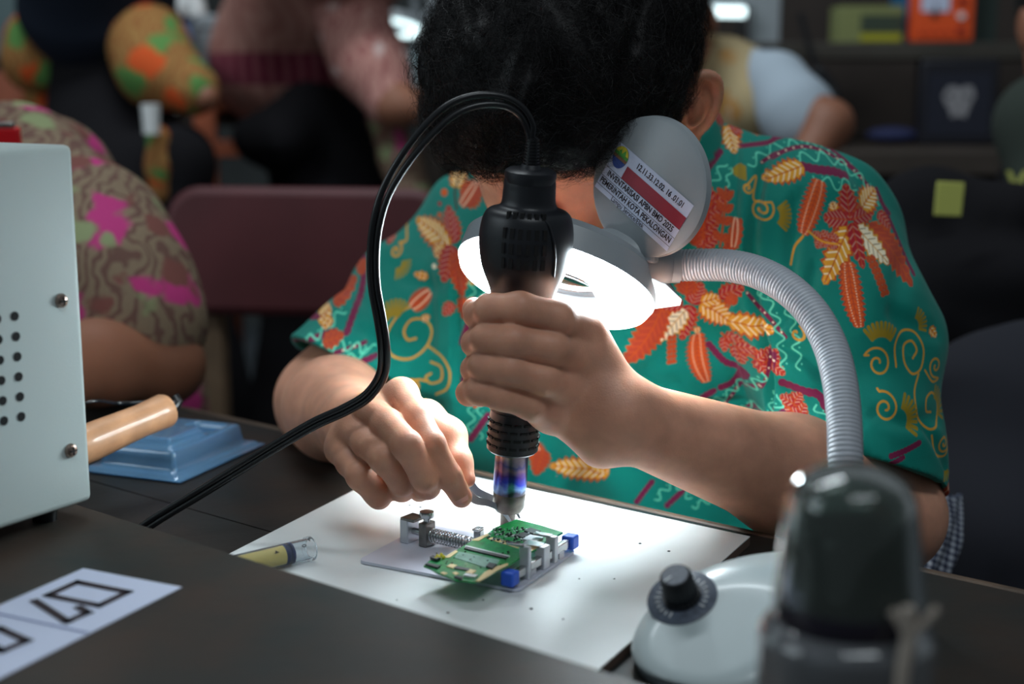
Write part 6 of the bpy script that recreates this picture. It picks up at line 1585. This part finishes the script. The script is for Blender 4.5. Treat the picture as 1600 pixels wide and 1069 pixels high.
blob('sleeve', te, [[(P(1180, 100, 2.28), .024), (P(1215, 130, 2.24), .042), (P(1245, 175, 2.19), .052), (P(1255, 195, 2.18), .052)]], M['paleblue'], k=.03, fold=.002, label='pale blue sleeve')
blob('trousers', te, [[(P(1150, 420, 2.35), .12), (A(P(1150, 420, 2.35)[0], 2.35, .5), .12), (A(P(1150, 420, 2.35)[0], 2.35, .1), .07)]], M['trousers'], h=.012)

# ---- person seen over the shelf, at the top right
q = P(1566, 22, 3.75); tf = Thing('person', 'dark haired person whose dim face shows above the upper shelf at top right', 'person', (q[0], q[1]+.05, 0))
H, R = head_part(tf, q + A(0, 0, .01), (-.15, -1, -.1), M['skin3'], extra=[[(q + A(0, .03, -.08), .05), (q + A(0, .05, -.2), .06)]])
hair_part(tf, H, R, M['hair'])
blob('shirt', tf, [[(q + A(-.15, .05, -.24), .07), (q + A(.15, .05, -.24), .07)], [(q + A(0, .05, -.3), .13), (q + A(0, .05, -.7), .14)]], M['blackcloth'], h=.012)
blob('trousers', tf, [[(q + A(-.09, .05, -.7), .09), (A(q[0]-.09, q[1]+.05, .08), .06)], [(q + A(.09, .05, -.7), .09), (A(q[0]+.09, q[1]+.05, .08), .06)]], M['trousers'], h=.014)

# ---- person at the right edge in olive and black vest
q = P(1640, 300, 1.95); tg_ = Thing('person', 'person at the right edge in dark olive top and black vest with yellow mark', 'person', (q[0], q[1], 0))
H, R = head_part(tg_, P(1690, 40, 1.95), (-.2, 1, -.3), M['skin2'], extra=[[(P(1690, 80, 1.95), .05), (P(1680, 140, 1.95), .055)]])
hair_part(tg_, H, R, M['hair'])
blob('olive_top', tg_, [[(P(1632, 190, 1.92), .062), (P(1660, 215, 1.95), .085)], [(P(1632, 200, 1.92), .058), (P(1640, 300, 1.88), .052)], [(P(1690, 200, 1.95), .09), (P(1720, 200, 1.95), .09)]], M['olive'], k=.03)
blob('black_vest', tg_, [[(P(1655, 300, 1.95), .085), (P(1650, 520, 1.95), .10), (P(1660, 800, 1.95), .12)]], M['blackcloth'], k=.03, h=.008)
q2 = P(1588, 282, 1.83)
tg_.part('yellow_mark', MB().prism([(-.014, .012), (-.008, .012), (0, -.004), (.008, .012), (.014, .012), (.003, -.013), (-.003, -.013)], .003, frame(q2, (1, 0, 0), (0, 0, 1), (0, -1, 0))), M['limecard'], smooth=False, label='yellow V-shaped mark')
blob('trousers', tg_, [[(P(1650, 800, 1.95), .12), (A(q[0], q[1], .5), .12), (A(q[0], q[1], .1), .08)]], M['trousers'], h=.014)

# ---- black chair with tag and dark jacket at the right
q = P(1500, 400, 1.62); bc_ = Thing('office_chair', 'black padded chair at the right behind the green sleeve, with a yellow tag', 'chair', (q[0], q[1], 0))
blob('backrest', bc_, [[(P(1425, 330, 1.66), .035), (P(1460, 320, 1.66), .04), (P(1580, 340, 1.62), .04)], [(P(1425, 330, 1.66), .035), (P(1430, 500, 1.60), .04), (P(1580, 520, 1.58), .04)], [(P(1500, 400, 1.64), .055), (P(1560, 450, 1.62), .06)], [(P(1450, 440, 1.60), .04), (P(1590, 440, 1.58), .04)]], M['blackcloth'], k=.03, fold=.003)
bc_.part('seat', MB().box((q[0], q[1]-.20, .48), (.42, .42, .07)), M['blackcloth'], bevel=.02)
bc_.part('post', MB().cyl((q[0], q[1]-.2, .06), (q[0], q[1]-.2, .45), .03).box((q[0], q[1]-.01, .62), (.05, .03, .30)), M['blackp'])
for k in range(5):
    a = k*2*PI/5+.3; bc_.part('foot_spoke', MB().tube([(q[0], q[1]-.2, .07), (q[0]+.26*math.cos(a), q[1]-.2+.26*math.sin(a), .03)], [.022, .012], 10), M['blackp'])
ft = rotz(P(1483, 311, 1.565), .1) @ frame((0, 0, 0), (1, 0, -.05), (0, 1, 0))
bc_.part('tag', MB().box((0, 0, 0), (.031, .003, .037), ft), M['limecard'], bevel=.001, label='yellow green tag')
jk = Thing('jacket', 'dark navy jacket heaped over a seat at the right beside the green sleeve', 'jacket', P(1580, 800, 1.3)*A(1, 1, 0))
blob('cloth', jk, [[(P(1530, 590, 1.36), .045), (P(1620, 620, 1.36), .06)], [(P(1525, 620, 1.34), .05), (P(1535, 760, 1.30), .06), (P(1560, 960, 1.25), .07)], [(P(1620, 640, 1.34), .08), (P(1630, 960, 1.28), .10)], [(P(1570, 850, 1.27), .09), (P(1600, 1150, 1.27), .10)], [(P(1600, 1150, 1.27), .10), (A(P(1600, 1150, 1.27)[0], 1.27, .12), .12)]], mat('navy_jacket_cloth', srgb(34, 35, 44), .9), k=.03, fold=.005, h=.006)
gp = [P(1505, 775, 1.17), P(1500, 830, 1.165), P(1478, 900, 1.16), P(1455, 980, 1.16)]; gl_ = [P(1468, 770, 1.15), P(1462, 830, 1.145), P(1440, 900, 1.14), P(1420, 980, 1.14)]
VV = []; n_ = 17
ga_ = curve_pts(gl_, 15); gb_ = curve_pts(gp, 15)
for i in range(len(ga_)):
    for j in range(n_): t = j/(n_-1); VV.append(ga_[i]*(1-t)+gb_[i]*t + A(0, .006*math.sin(t*9+i*.12), 0))
FFF = [(i*n_+j, i*n_+j+1, (i+1)*n_+j+1, (i+1)*n_+j) for i in range(len(ga_)-1) for j in range(n_-1)]
gmi = [(i % 2) + (j % 2) for i in range(len(ga_)-1) for j in range(n_-1)]
gmb = MB().add(VV, FFF); gmb.m = gmi
gm = [mat('gingham_navy', srgb(26, 30, 52), .9), mat('gingham_mid', srgb(104, 110, 130), .9), mat('gingham_white', srgb(200, 205, 214), .9)]
o_ = jk.part('gingham_lining', gmb, gm, angle=0, label='black and white gingham cloth'); s_ = o_.modifiers.new('cloth', 'SOLIDIFY'); s_.thickness = .003
